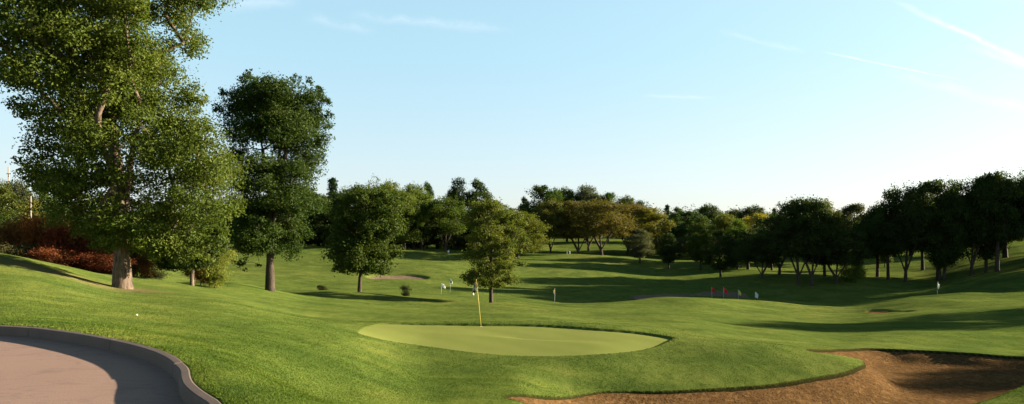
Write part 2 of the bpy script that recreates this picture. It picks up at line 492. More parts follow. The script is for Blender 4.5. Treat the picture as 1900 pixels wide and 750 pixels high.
THL, THR = math.atan((PX0-950)/F), math.atan((PX1-950)/F)
def base_h(x, y):
    x = np.asarray(x, float); y = np.asarray(y, float)
    r = np.hypot(x, y)+1e-9
    th = np.arctan2(x, y)
    thc = np.clip(th, THL, THR)
    px = 950+F*np.tan(thc)
    z = lookup(px, r*np.cos(thc))
    # behind the viewer the two ends meet
    w = sstep(R(75), R(180), np.abs(th))*.5
    other = lookup(np.where(th > 0, PX0, PX1), r*math.cos(THL))
    return z*(1-w)+other*w

def sdf(poly, x, y):
    """signed distance, negative inside"""
    P = np.asarray(poly, float); x = np.asarray(x, float); y = np.asarray(y, float)
    d = np.full(x.shape, 1e9); ins = np.zeros(x.shape, bool)
    n = len(P)
    for i in range(n):
        ax, ay = P[i]; bx, by = P[(i+1) % n]
        ex, ey = bx-ax, by-ay
        t = np.clip(((x-ax)*ex+(y-ay)*ey)/(ex*ex+ey*ey+1e-12), 0, 1)
        d = np.minimum(d, np.hypot(x-ax-t*ex, y-ay-t*ey))
        c = ((ay > y) != (by > y)) & (x < (bx-ax)*(y-ay)/(by-ay+1e-12)+ax)
        ins ^= c
    return np.where(ins, -d, d)

def smooth_poly(P, n=8):
    P = [np.array(p, float) for p in P]; o = []
    m = len(P)
    for i in range(m):
        a, b, c, d = P[i-1], P[i], P[(i+1) % m], P[(i+2) % m]
        for k in range(n):
            t = k/n
            o.append(.5*((2*b)+(-a+c)*t+(2*a-5*b+4*c-d)*t*t+(-a+3*b-3*c+d)*t**3))
    return np.array(o)

def hit(px, py, y0=6.0, y1=400.0):
    """first point of the bare ground seen along a line of sight"""
    Y = np.exp(np.linspace(math.log(y0), math.log(y1), 4000))
    X = (px-950)/F*Y
    z = base_h(X, Y); ray = (HOR-py)/F*Y
    k = np.nonzero(z >= ray)[0]
    k = k[0] if len(k) else len(Y)-1
    return (X[k], Y[k])

# outlines in plan
green_poly = smooth_poly([hit(*p, 14, 45) for p in ((663,616),(705,600.5),(800,600.8),(893,601.5),(1000,603),(1110,610),(1190,617),(1243,625),(1246,630),(1205,646),(1130,656),(1050,660),(960,660),(870,653),(780,641),(700,628))])
bunker_poly = smooth_poly([(5.0,14.8)] + [hit(*p, 13, 45) for p in ((960,748),(1000,741),(1100,733),(1250,726),(1400,715),(1500,704),(1570,691),(1603,678),(1600,668),(1560,659),(1500,649),(1600,647),(1700,651),(1800,656),(1900,662))] +
                          [(28.0, 27.0), (30, 24.5), (27,21.5), (20.5, 19.6),(15.6, 17.3),(12.4, 15.0),(10.6, 13.6),(9.0, 12.4),(7.6, 11.4),(6.3,12.0)])
def far_poly(pts, y0, y1): return smooth_poly([hit(*p, y0, y1) for p in pts], 6)
bunkA = far_poly(((678,513),(700,510),(740,508.5),(775,511),(796,515),(780,517),(740,516.5),(700,517)), 90, 140)
bunkB = far_poly(((1180,551),(1195,545),(1240,543.5),(1283,544.5),(1290,549),(1270,553)), 86, 120)
bunkC = far_poly(((1288,548),(1300,540),(1335,537),(1368,541),(1378,549),(1360,552),(1310,552)), 86, 125)
bunkD = far_poly(((1608,576),(1640,574),(1680,578),(1695,582),(1670,582.5),(1630,579)), 45, 80)
# the road and its kerb (inner foot line of the kerb, from far left round to the right)
ROADZ = -1.60
kerb_px = ((0,622),(100,632),(190,648),(260,666),(300,683),(322,701),(330,712),(331,724),(336,739),(352,756),(378,775),(420,803))
kin = [(-34,12.3),(-22,11.7),(-14,10.95),(-10.6,10.35)] + [((px-950)/F*(1150*1.6/(py-HOR)), 1150*1.6/(py-HOR)) for px, py in kerb_px] + [(-1.2,4.55),(1.0,4.4),(4.0,4.5),(8.0,4.2),(14,3.2),(24,1.0),(40,-3)]
def open_curve(P, n=10):
    P = [np.array(p, float) for p in P]; P = [2*P[0]-P[1]]+P+[2*P[-1]-P[-2]]; o = []
    for i in range(1, len(P)-2):
        a, b, c, d = P[i-1:i+3]
        for k in range(n):
            t = k/n; o.append(.5*((2*b)+(-a+c)*t+(2*a-5*b+4*c-d)*t*t+(-a+3*b-3*c+d)*t**3))
    o.append(P[-2]); return np.array(o)
kin = open_curve(kin)
road_poly = np.vstack([kin, [(40,-14),(-34,-14)]])

GC = green_poly.mean(0)
def green_step(x, y):
    dx, dy = x-GC[0], (y-GC[1])*2.2
    u = (dx*math.sin(R(40))+dy*math.cos(R(40)))/(np.hypot(dx, dy)+1e-6)
    return .035+.085*sstep(-.2, .6, u)
def undulation(x, y):
    r = np.hypot(x, y)
    u = .05*vnoise(x/2.6, y/2.6, 3)+.16*vnoise(x/8, y/8, 5)+.05*vnoise(x/1.1, y/1.6, 9)*sstep(60, 20, r)+.15*vnoise(x/11+y/30, y/3.2, 14)*sstep(16, 40, r)+.30*vnoise(x/17, y/7, 15)*sstep(35, 75, r)
    return u*np.clip(.25+r/45, 0, 2.0)
def masks(x, y):
    """height of the grass sheet with its steps"""
    z = base_h(x, y)
    r = np.hypot(x, y)
    fade = sstep(6, 10, r)
    sg = np.full(x.shape, 99.); sb = sg.copy(); sr = sg.copy()
    k = (r > 12) & (r < 45) & (x > -12) & (x < 16); sg[k] = sdf(green_poly, x[k], y[k])
    k = (r > 8) & (r < 50) & (x > -4) & (x < 36); sb[k] = sdf(bunker_poly, x[k], y[k])
    k = (r < 55) & (y < 16); sr[k] = sdf(road_poly, x[k], y[k])
    und = undulation(x, y)*fade*sstep(-.5, 2.5, sr)
    und = und*np.where(sg < 1.5, sstep(0, 1.5, sg)*.9+.1, 1)
    z = z+und
    # hollow mounds near the green (soft hump beside the big tree)
    z = z-green_step(x, y)*sstep(.02, -.06, sg)
    bf = .35+.65*sstep(2, 8, x)
    z = z-(.30*sstep(.03, -.07, sb)+.42*sstep(.1, -1.3, sb))*bf
    for P, dpt, lo in ((bunkA, .7, 90), (bunkB, .8, 80), (bunkC, .5, 80), (bunkD, .5, 40)):
        cx, cy = P.mean(0)
        k = np.hypot(x-cx, y-cy) < 30
        if k.any():
            s = sdf(P, x[k], y[k]); zz = z[k]; z[k] = zz-dpt*sstep(.3, -1.2, s)
    # lie against the kerb, drop away under the road
    near = np.exp(-np.maximum(sr-.12, 0)/1.0)
    z = z*(1-near)+near*(-1.462)
    z = np.where(sr < .11, z-.35*sstep(.11, .02, sr), z)
    return z

def sand_h(x, y, s):
    bf = .35+.65*sstep(2, 8, x)
    z = base_h(x, y)+undulation(x, y)*sstep(6, 10, np.hypot(x, y))-bf*(.11+.40*sstep(.1, -1.3, s))
    foot = vnoise(x/.42, y/.42, 22)
    return z+(.016*vnoise(x/1.1, y/1.1, 21)+.020*foot-.02*sstep(.22, .42, foot))*np.clip(bf*1.2, 0, 1)

# ------------------------------------------------------------------ the ground sheet
ang = np.concatenate([np.arange(-180, -60, 3.0), np.arange(-60, -42, 1.0), np.arange(-42, 42, .105), np.arange(42, 60, 1.0), np.arange(60, 180, 3.0)])
rr = [0.6]
while rr[-1] < 3200:
    r_ = rr[-1]
    st = .5 if r_ < 4 else .09 if r_ < 12 else .10 if r_ < 44 else .28 if r_ < 62 else .7 if r_ < 135 else 1.8 if r_ < 300 else r_*.05
    rr.append(r_+st)
rr = np.array(rr)
A, RR = np.meshgrid(np.radians(ang), rr, indexing='ij')
GX, GY = (RR*np.sin(A)).ravel(), (RR*np.cos(A)).ravel()
GZ = masks(GX, GY)
na, nr = len(ang), len(rr)
ii, jj = np.meshgrid(np.arange(na), np.arange(nr-1), indexing='ij')
i2 = (ii+1) % na
q = np.stack([ii*nr+jj, ii*nr+jj+1, i2*nr+jj+1, i2*nr+jj], -1).reshape(-1, 4)
gv = np.stack([GX, GY, GZ], -1)
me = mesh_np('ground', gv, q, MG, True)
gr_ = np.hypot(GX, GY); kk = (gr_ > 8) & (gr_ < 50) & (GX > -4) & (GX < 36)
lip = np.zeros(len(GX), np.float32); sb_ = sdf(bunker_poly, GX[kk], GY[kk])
lip[kk] = sstep(.10, .02, sb_)          # bare thatch and soil on the bunker's cut edge, with shade painted into the colour
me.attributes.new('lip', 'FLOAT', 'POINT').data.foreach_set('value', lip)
ground = tag(obj('ground', me), kind='structure')

def ground_z(x, y):
    return float(masks(np.array([float(x)]), np.array([float(y)]))[0])

def sheet(name, poly, hfun, mat, step, margin):
    x0, y0 = poly.min(0)-margin; x1, y1 = poly.max(0)+margin
    xs = np.arange(x0, x1+step, step); ys = np.arange(y0, y1+step, step)
    X, Y = np.meshgrid(xs, ys, indexing='ij'); x = X.ravel(); y = Y.ravel()
    s = sdf(poly, x, y); z = hfun(x, y, s)
    nx, ny = len(xs), len(ys)
    a, b = np.meshgrid(np.arange(nx-1), np.arange(ny-1), indexing='ij')
    f = np.stack([a*ny+b, (a+1)*ny+b, (a+1)*ny+b+1, a*ny+b+1], -1).reshape(-1, 4)
    f = f[s[f].min(1) < margin*.8]
    used = np.unique(f); mp = -np.ones(len(x), int); mp[used] = np.arange(len(used))
    return tag(obj(name, mesh_np(name, np.stack([x, y, z], -1)[used], mp[f], mat, True)), kind='structure')

def green_h(x, y, s):
    return base_h(x, y)+undulation(x, y)*.1-green_step(x, y)*.7
sheet('putting_green', green_poly, green_h, MGREEN, .12, .18)
sheet('sand_bunker', bunker_poly, sand_h, MSAND, .10, .14)
def fb(d):
    def f(x, y, s): return base_h(x, y)-d+.12*vnoise(x/2, y/2, 4)+.5*d*sstep(-2.5, .3, s)
    return f
sheet('sand_bunker', bunkA, fb(.45), MSANDF, .4, .8)
sheet('sand_bunker', bunkB, fb(.5), MSANDF, .4, .8)
sheet('sand_bunker', bunkC, fb(.3), MSANDF, .4, .8)
sheet('sand_bunker', bunkD, fb(.35), MSAND, .3, .6)

# ------------------------------------------------------------------ road and kerb
def offset(curve, d):
    t = np.gradient(curve, axis=0); t /= np.linalg.norm(t, axis=1)[:, None]
    return curve+np.stack([-t[:, 1], t[:, 0]], -1)*d       # to the left of travel = away from the road
vr = [(x, y, ROADZ) for x, y in kin]+[(x, -14-.2*abs(x), ROADZ) for x, y in kin]
nk = len(kin)
rb = MB(); rb.v = vr; rb.f = [(i, nk+i, nk+i+1, i+1) for i in range(nk-1)]
ro = rb.build('road', MROAD); tag(ro, kind='structure')
prof = [(-.02, -1.75), (0.0, -1.602), (.008, -1.488), (.014, -1.468), (.030, -1.456), (.098, -1.450), (.112, -1.456), (.120, -1.75)]
seg_len = np.concatenate([[0], np.cumsum(np.linalg.norm(np.diff(kin, axis=0), axis=1))])
kb = MB(); a0 = 0.0
while a0 < seg_len[-1]-.1:                 # cast lengths with open joints
    a1 = min(a0+2.4, seg_len[-1])
    tt = np.linspace(a0+.006, a1-.006, 20)
    cx = np.interp(tt, seg_len, kin[:, 0]); cy = np.interp(tt, seg_len, kin[:, 1]); cc = np.stack([cx, cy], -1)
    b = len(kb.v); dz = .004*math.sin(a0*7)
    for d, z in prof:
        c = offset(cc, d)
        kb.v += [(c[i, 0], c[i, 1], z+(dz if z > -1.6 else 0)) for i in range(20)]
    for q_ in range(len(prof)-1):
        kb.f += [(b+q_*20+i, b+q_*20+i+1, b+(q_+1)*20+i+1, b+(q_+1)*20+i) for i in range(19)]
    kb.f += [tuple(b+q_*20 for q_ in range(len(prof))), tuple(b+q_*20+19 for q_ in reversed(range(len(prof))))]
    a0 = a1
tag(kb.build('kerb', MKERB, smooth=False), kind='structure')

# ------------------------------------------------------------------ grass blades near the viewer (nobody could count them)
def grass():
    rng = np.random.default_rng(5)
    N = 1100000
    # more blades where they are near: uniform in angle, 1/r in distance
    r = np.exp(rng.uniform(math.log(4.4), math.log(34), N)); th = rng.uniform(R(-44), R(44), N)
    x = r*np.sin(th); y = r*np.cos(th)
    sg = sdf(green_poly, x, y); sb = sdf(bunker_poly, x, y); sr = sdf(road_poly, x, y)
    keep = (sg > .0) & (sb > -.02) & (sr > .135) & (y > 3.6)
    vis = rng.random(N) < sstep(34, 13, r)*.9+.1*(r < 33)
    keep &= vis
    x, y, r = x[keep], y[keep], r[keep]; sg = sg[keep]; sb = sb[keep]; sr = sr[keep]
    z = masks(x, y)
    n = len(x)
    clump = vnoise(x/.5, y/.5, 31)+.5
    h = (.005+.007*rng.random(n)+.004*clump)*np.where((sb < .10) | (sr < .28), 1.8, 1)*np.where(sg < .3, 1+1.4*sstep(.06, .12, green_step(x, y)), 1)*(.75+.012*r)
    w = (.0035+.003*rng.random(n))*(.5+r/9)
    a = rng.uniform(0, 2*math.pi, n)
    lean = rng.normal(0, .55, (n, 2))*h[:, None]
    dx, dy = np.cos(a)*w, np.sin(a)*w
    v = np.empty((n, 3, 3))
    v[:, 0] = np.stack([x-dx, y-dy, z-.006], -1)
    v[:, 1] = np.stack([x+dx, y+dy, z-.006], -1)
    v[:, 2] = np.stack([x+lean[:, 0], y+lean[:, 1], z+h], -1)
    f = np.arange(n*3).reshape(n, 3)
    tag(obj('grass', mesh_np('grass', v.reshape(-1, 3), f, MBLADE)), 'short green turf blades on the slope around the putting green', 'grass', kind='stuff')
grass()

# ------------------------------------------------------------------ trees
def leaf_mesh(name, C, Dirs, size, rng, aspect=.55):
    n = len(C)
    nrm = Dirs*1.0+rng.normal(0, .75, (n, 3))+np.array([0, 0, .35])
    nrm /= np.linalg.norm(nrm, axis=1)[:, None]+1e-9
    t = np.cross(nrm, rng.normal(0, 1, (n, 3))); t /= np.linalg.norm(t, axis=1)[:, None]+1e-9
    b = np.cross(nrm, t)
    L = size*(.6+.8*rng.random(n))[:, None]
    Wd = L*aspect
    v = np.empty((n, 4, 3))
    v[:, 0] = C-t*L*.5
    v[:, 1] = C+b*Wd*.5+nrm*L*.10+t*L*.05
    v[:, 2] = C+t*L*.5-nrm*L*.08
    v[:, 3] = C-b*Wd*.5+nrm*L*.10+t*L*.05
    return mesh_np(name, v.reshape(-1, 3), np.arange(n*4).reshape(n, 4), MLEAF)

def skeleton(trunk_pts, trunk_r, targets, weights, rng, limb_from=.3, sides=7, name='trunk', mat=None, rmin=.012, gn=.9):
    """grow boughs from the stem(s) to every clump of leaves; thickness by the load each carries"""
    nodes = []; par = []
    stems = trunk_pts if isinstance(trunk_pts[0][0], (tuple, list, np.ndarray)) else [trunk_pts]
    stem_r = {}
    attach = []
    for st in stems:
        prev = -1 if not nodes else 0
        for i, p in enumerate(st):
            if i == 0 and nodes and np.linalg.norm(np.array(st[0])-nodes[0]) < 1e-6:
                prev = 0; continue
            nodes.append(np.array(p, float)); par.append(prev); prev = len(nodes)-1
            if i >= limb_from*(len(st)-1): attach.append(prev)
    nstem = len(nodes)
    order = sorted(range(len(targets)), key=lambda k: min(np.linalg.norm(targets[k]-nodes[a]) for a in attach))
    load = np.zeros(20000)
    for k in order:
        T = np.array(targets[k])
        best, bi = 1e9, 0
        for a in attach:
            P = nodes[a]; d = T-P
            L = np.linalg.norm(d)
            cost = L+max(0, P[2]-T[2]+.2*L)*1.2
            if cost < best: best, bi = cost, a
        P = nodes[bi]; L = np.linalg.norm(T-P)
        segs = max(2, int(L/1.0)); prev = bi
        sag = rng.normal(0, .10*L, 3); sag[2] = abs(sag[2])*.6+.05*L
        for s_ in range(1, segs+1):
            t = s_/segs
            p = P+(T-P)*t+sag*math.sin(math.pi*t)*.8+rng.normal(0, .03*L/segs, 3)
            nodes.append(p); par.append(prev); prev = len(nodes)-1
            attach.append(prev)
        load[prev] += weights[k]
    n = len(nodes)
    for i in range(n-1, 0, -1):
        if par[i] >= 0: load[par[i]] += load[i]
    tot = max(load[0], 1e-6)
    rad = [max(rmin, trunk_r*gn*(load[i]/tot)**.5) for i in range(n)]
    mb = MB()
    for si, st in enumerate(stems):
        pass
    kids = {}
    for i in range(1, n): kids.setdefault(par[i], []).append(i)
    # main stem from the foot: flare
    done = set()
    def chain(i0, i1):
        path = [i0, i1]
        cur = i1
        while cur in kids:
            nx = max(kids[cur], key=lambda c: load[c]); path.append(nx); cur = nx
        return path
    stack = [(0, max(kids[0], key=lambda c: load[c]))] if 0 in kids else []
    for c in kids.get(0, []):
        if stack and c != stack[0][1]: stack.append((0, c))
    while stack:
        a, b = stack.pop()
        path = chain(a, b)
        for i in range(1, len(path)):
            for c in kids.get(path[i], []):
                if i+1 >= len(path) or c != path[i+1]: stack.append((path[i], c))
        pts = [nodes[k] for k in path]; rd = [rad[k] for k in path]
        if a != 0 or True:
            rd[0] = min(rd[0], rd[1]*1.25) if a != 0 else rd[0]
        if a == 0 and b == max(kids[0], key=lambda c: load[c]):
            p0 = np.array(pts[0])
            pts = [p0-np.array([0, 0, .5]), p0, p0+(pts[1]-p0)*.12, p0+(pts[1]-p0)*.4]+pts[1:]
            rd = [trunk_r*1.28, trunk_r*1.16, trunk_r*1.05, trunk_r]+[max(x, .0) for x in rd[1:]]
            rd[4] = min(max(rd[4], trunk_r*.8), trunk_r)
            sd_ = sides+3
        else:
            if a == 0: rd[0] = rd[1]*1.05
            sd_ = sides if rd[0] > trunk_r*.25 else max(4, sides-3)
        mb.tube(pts, rd, sd_, cap=False)
    return mb.mesh(name, mat or MBARK, smooth=True)

def clump_leaves(clumps, total, rng, sub=26, spread=.16, flat=.75):
    """clumps: (x,y,z,r); leaves gather in sprays on the outside of each clump"""
    C = np.array(clumps); w = C[:, 3]**2; w /= w.sum()
    nspray = max(1, total//sub)
    idx = rng.choice(len(C), nspray, p=w)
    d = rng.normal(0, 1, (nspray, 3)); d /= np.linalg.norm(d, axis=1)[:, None]
    d[:, 2] = np.where(d[:, 2] < -.2, d[:, 2]*.6, d[:, 2])
    rad = C[idx, 3]*(.45+.6*rng.random(nspray)**.7)
    sc = C[idx, :3]+d*rad[:, None]*np.array([1, 1, flat])
    ix2 = np.repeat(np.arange(nspray), sub)
    s = (C[idx, 3]*spread)[ix2][:, None]
    out_d = d[ix2]
    L = sc[ix2]+rng.normal(0, 1, (len(ix2), 3))*s*np.array([1, 1, .8])+out_d*np.abs(rng.normal(0, .6, (len(ix2), 1)))*s
    return L, out_d

def clumps_in_profile(prof, n, rng, rclump, depth=1.0, fill=.25, mind=.62):
    """prof: (height, left, right) rows in metres; clumps stay inside, most near the outside"""
    hs_ = [p[0] for p in prof]; ls = [p[1] for p in prof]; rs = [p[2] for p in prof]
    h0, h1 = min(hs_), max(hs_)
    out_ = []; tries = 0
    o = np.argsort(hs_); hs_ = np.array(hs_)[o]; ls = np.array(ls)[o]; rs = np.array(rs)[o]
    md = mind
    while len(out_) < n and tries < 60000:
        tries += 1
        if tries % 4000 == 0: md *= .9
        z = rng.uniform(h0, h1); l = np.interp(z, hs_, ls); r_ = np.interp(z, hs_, rs)
        hw = (r_-l)/2; cx = (r_+l)/2
        if rng.random() > min(1, hw/((rs-ls).max()/2)+.1): continue
        rad = rclump*(.55+.85*rng.random()**1.3)
        a = rng.uniform(0, 2*math.pi)
        q_ = math.sqrt(rng.uniform(fill, 1.0))
        x = cx+math.cos(a)*q_*max(.15, hw-rad*.75); y = math.sin(a)*q_*max(.15, hw-rad*.75)*depth
        zz = min(max(z, h0+rad*.6), h1-rad*.7)
        if all(math.dist((x, y, zz), c[:3]) > md*(rad+c[3])*.8 for c in out_):
            out_.append((x, y, zz, rad))
    return out_

TINT = {
 'deep': (.031, .049, .010), 'mid': (.050, .074, .011), 'light': (.095, .120, .018), 'olive': (.125, .120, .022), 'brown': (.098, .084, .020),
 'grey': (.080, .098, .055), 'locust': (.092, .108, .020), 'spruce': (.018, .040, .018), 'ash': (.068, .092, .014), 'lime': (.15, .15, .03), 'elm': (.036, .060, .011), 'maple': (.046, .068, .011), 'red': (.125, .032, .012), 'rust': (.185, .078, .021),
 'dull': (.050, .055, .020), 'gold': (.25, .21, .045),
}

def hero(name, px, py, Y, rows, nclump, rclump, nleaf, leafsize, trunk_r, stems, tint, label, cat, bark, seed, depth=1.0, fill=.2, mind=.62, limb_from=.35, group=None, sub=26, spread=.16, flat=.75, extra=()):
    """rows: crown outline in photo rows -> metres round the trunk"""
    rng = np.random.default_rng(seed)
    k = Y/F; x0 = (px-950)*k; z0 = ground_z(x0, Y)
    rows_m = [((py-r_)*k, (l-px)*k, (rr_-px)*k) for r_, l, rr_ in rows]
    cl = clumps_in_profile(rows_m, nclump, rng, rclump, depth, fill, mind)
    cl += [((ex-px)*k, ed, (py-ey)*k, er) for ex, ey, er, ed in extra]
    root = empty(name, (x0, Y, z0))
    tag(root, label, cat, group)
    st = [[((sx-px)*k, sdp, (py-sy)*k) for sx, sy, sdp in s_] for s_ in stems]
    tm = skeleton(st, trunk_r, [np.array(c[:3]) for c in cl], [c[3]**2 for c in cl], rng, limb_from, 9, 'trunk', bark)
    obj('trunk', tm, root)
    L, D = clump_leaves(cl, nleaf, rng, sub, spread, flat)
    cr = obj('crown', leaf_mesh('crown', L, D, leafsize, rng), root)
    cr.color = (*TINT[tint], 1)
    return root

# the big ash beside the road
hero('ash_tree', 227, 541, 29.0,
     [(-170, 120, 260), (-110, 20, 360), (-40, -70, 410), (30, -90, 400), (80, -70, 394), (130, -40, 376), (170, 0, 374), (210, 25, 400), (260, 22, 436), (310, 32, 442), (350, 62, 440), (400, 105, 438), (440, 150, 415), (478, 215, 372)],
     124, 1.2, 210000, .135, .40,
     [[(227, 541, 0), (226, 480, 0), (222, 410, 0), (218, 330, .1), (200, 240, .2), (188, 150, .2)],
      [(227, 541, 0), (229, 460, 0), (232, 380, .1), (248, 300, -.2), (268, 210, -.2)]],
     'ash', 'Tallest tree, broad leafy green crown over a thick grey trunk beside the curved road', 'tree', MBARK, 11, depth=.85, fill=.12, mind=.58, sub=22, spread=.17,
     extra=((150, 350, .9, -.6), (178, 385, .8, -.8), (125, 365, .7, .2), (208, 345, .8, -1.6), (236, 388, .8, -1.6), (255, 340, .9, -1.6), (212, 425, .7, -1.5), (180, 435, .7, -.6), (246, 452, .65, -1.3), (200, 300, .8, -1.8), (230, 270, .8, -1.9), (110, 330, .7, .5), (190, 400, .8, 1.6), (160, 330, .9, 1.5), (350, 455, .8, -.5), (282, 60, .9, -2.2), (262, 172, .75, -2.4), (240, 105, .7, -2.4), (236, 62, .7, -2.4), (255, 205, .7, -2.3), (290, 100, .9, -2.2), (276, 30, .9, -2.0), (295, 140, .8, -2.0), (268, 180, .8, -2.2), (175, 90, .9, -2.2), (185, 160, .8, -2.2), (395, 445, .7, .2), (375, 478, .6, .3), (330, 480, .6, .2), (300, 470, .7, -.6), (70, 345, .6, 0), (50, 300, .7, .3), (225, 440, .6, -1.0), (160, 425, .8, .6), (130, 395, .7, .3)))
# the elm behind it
hero('elm_tree', 501, 532, 45.0,
     [(150, 432, 585), (175, 408, 604), (210, 402, 614), (250, 403, 610), (290, 405, 604), (330, 412, 600), (370, 414, 602), (410, 412, 598), (445, 420, 575), (465, 440, 560)],
     135, .95, 110000, .155, .32,
     [[(501, 532, 0), (501, 480, 0), (503, 420, 0), (500, 350, .1), (485, 270, .2), (470, 180, .1)],
      [(501, 532, 0), (502, 470, 0), (508, 400, 0), (525, 310, -.2), (545, 220, -.2), (560, 160, -.1)],
      [(501, 532, 0), (502, 450, 0), (498, 380, .3), (512, 290, .5), (518, 200, .4)]],
     'elm', 'Tall dark narrow-crowned tree standing right of the big ash on the crest', 'tree', MBARKD, 12, depth=.85, fill=.02, mind=.5, sub=20, spread=.22,
     extra=((450, 478, .45, -.5), (452, 492, .3, -.5), (484, 482, .35, -.2), (600, 250, .6, 0), (460, 142, .55, 0), (462, 124, .26, 0), (458, 134, .32, .1), (418, 166, .4, 0), (524, 142, .4, 0), (545, 138, .38, .3), (568, 142, .4, .3), (588, 158, .36, 0), (602, 182, .4, 0), (500, 152, .35, .3), (485, 146, .3, .3), (610, 205, .4, 0), (404, 195, .36, 0), (540, 470, .6, .2)))
# maple on the crest
hero('maple_tree', 667, 545, 60.0,
     [(352, 655, 715), (365, 625, 740), (390, 607, 748), (430, 603, 748), (460, 605, 742), (485, 618, 735), (500, 632, 715), (508, 650, 700)],
     62, .95, 36000, .23, .20,
     [[(667, 545, 0), (668, 515, 0), (674, 485, 0), (676, 440, 0), (678, 395, 0), (680, 370, 0)], [(667, 545, 0), (669, 512, 0), (660, 470, .2), (645, 420, .2)]],
     'maple', 'Round dark green maple on the crest left of the white practice flag', 'tree', MBARKD, 13, fill=.1, mind=.55, sub=16, spread=.22, extra=((630, 500, .5, 0), (710, 502, .6, -.6)))
# honey locust, loose and layered
hero('honey_locust', 911, 559, 56.0,
     [(368, 890, 930), (382, 862, 960), (410, 850, 978), (440, 852, 985), (470, 855, 985), (495, 850, 978), (512, 846, 972), (530, 852, 955)],
     92, .6, 34000, .17, .17,
     [[(911, 559, 0), (911, 515, 0), (912, 480, 0), (914, 430, 0), (913, 395, 0)]],
     'locust', 'Loose airy yellow-green tree on the crest behind the checkered flag', 'tree', MBARKD, 14, fill=.0, mind=.6, flat=.35, sub=16, spread=.26, limb_from=.3)

# small tree and bushes under the ash
hero('young_tree', 356, 519, 38.0,
     [(400, 320, 400), (425, 290, 420), (450, 285, 420), (475, 292, 405), (492, 320, 395)],
     26, .7, 16000, .17, .12, [[(356, 519, 0), (357, 490, 0), (358, 450, 0), (358, 415, 0)]],
     'deep', 'Small dark tree with a short trunk under the right side of the big ash', 'tree', MBARK, 15, fill=.1)

# ---- generic trees for the distance: each kind is built once, every tree is a copy with its own object
PROTO = {}
def proto(kind, seed, prof, nclump, rcl, nleaf, lsize, tr, stems, bark=None, flat=.75, fill=.1, depth=1.0, sub=14, spread=.24, limb_from=.35, aspect=.6):
    rng = np.random.default_rng(seed)
    cl = clumps_in_profile(prof, nclump, rng, rcl, depth, fill, .55)
    tm = skeleton(stems, tr, [np.array(c[:3]) for c in cl], [c[3]**2 for c in cl], rng, limb_from, 6, 'trunk', bark or MBARKD, rmin=.03)
    L, D = clump_leaves(cl, nleaf, rng, sub, spread, flat)
    PROTO.setdefault(kind, []).append((tm, leaf_mesh('crown', L, D, lsize, rng, aspect)))
# all kinds are 10 m high; 'broad' 9 m wide, 'oval' 6 m wide, 'vase' 9 m wide from forked boughs
for s_ in (1, 2, 3):
    proto('broad', 40+s_, [(1.5, -2.2, 2.4), (2.7, -4.0, 4.2), (5, -4.6, 4.5), (7, -4.1, 4.0), (8.8, -2.8, 2.5), (10, -1.0, .9)], 62, 1.0, 24000, .23, .26,
          [[(0, 0, 0), (.05, 0, 1.6), (.1*s_, .1, 4), (0, 0, 7.5)]])
for s_ in (1, 2):
    proto('tall', 45+s_, [(2.9, -2.4, 2.4), (3.9, -4.0, 4.0), (5.5, -4.6, 4.5), (7.3, -4.1, 4.0), (9.0, -2.8, 2.5), (10, -1.0, .9)], 62, .95, 22000, .23, .26,
          [[(0, 0, 0), (.05, 0, 1.6), (.1*s_, .1, 4), (0, 0, 7.5)]])
for s_ in (1, 2):
    proto('oval', 50+s_, [(1.6, -1.2, 1.3), (3, -2.6, 2.6), (5, -3.1, 3.0), (7.2, -2.6, 2.7), (9, -1.6, 1.4), (10, -.5, .5)], 52, .85, 19000, .21, .2,
          [[(0, 0, 0), (.05, 0, 1.6), (.1, .1, 5), (0, 0, 8.5)]])
for s_ in (1, 2, 3):
    proto('vase', 60+s_, [(3.4, -3.0, 3.2), (4.6, -4.4, 4.4), (6.5, -4.9, 4.8), (8.4, -4.2, 4.3), (9.6, -2.6, 2.5), (10, -1.6, 1.4)], 66, .95, 22000, .22, .24,
          [[(0, 0, 0), (.05, 0, .9), (-.9, .2, 3), (-2.0, .4, 5.6)], [(0, 0, 0), (.05, 0, 1.0), (.9, -.2, 3), (1.9, -.4, 5.6)], [(0, 0, 0), (.05, 0, 1.1), (.1*s_, .5, 3.4), (.2, .6, 6)]], fill=.0)
def spruce_proto():
    rng = np.random.default_rng(70)
    cl = []
    for lv in range(15):
        z = 1.0+lv*.62; r_ = 2.1*(1-(z/10.4))+.15
        for k in range(7):
            a = 2*math.pi*k/7+lv*.7+rng.random()*.3; q_ = r_*(.75+.4*rng.random())
            cl += [(math.cos(a)*q_, math.sin(a)*q_, z-.1, .32), (math.cos(a)*q_*.5, math.sin(a)*q_*.5, z+.05, .32)]
    cl.append((0, 0, 9.9, .18))
    mb = MB(); mb.tube([(0, 0, -.3), (0, 0, 5), (0, 0, 10)], [.2, .12, .02], 6); tm = mb.mesh('trunk', MBARKD, True)
    L, D = clump_leaves(cl, 9000, rng, 12, .4, .45)
    PROTO['spruce'] = [(tm, leaf_mesh('crown', L, D, .26, rng, .45))]
spruce_proto()
def bare_proto():
    rng = np.random.default_rng(71)
    cl = clumps_in_profile([(3, -1.5, 1.5), (6, -2.4, 2.4), (8.5, -1.8, 1.8), (10, -.6, .6)], 60, rng, .4, 1, .1, .6)
    tm = skeleton([[(0, 0, 0), (0, 0, 2), (-.3, 0, 5), (0, 0, 8)]], .16, [np.array(c[:3]) for c in cl], [c[3]**2 for c in cl], rng, .3, 6, 'trunk', MBARKP, rmin=.035)
    L, D = clump_leaves(cl, 1400, rng, 8, .5, .8)
    PROTO['bare'] = [(tm, leaf_mesh('crown', L, D, .22, rng, .5))]
bare_proto()
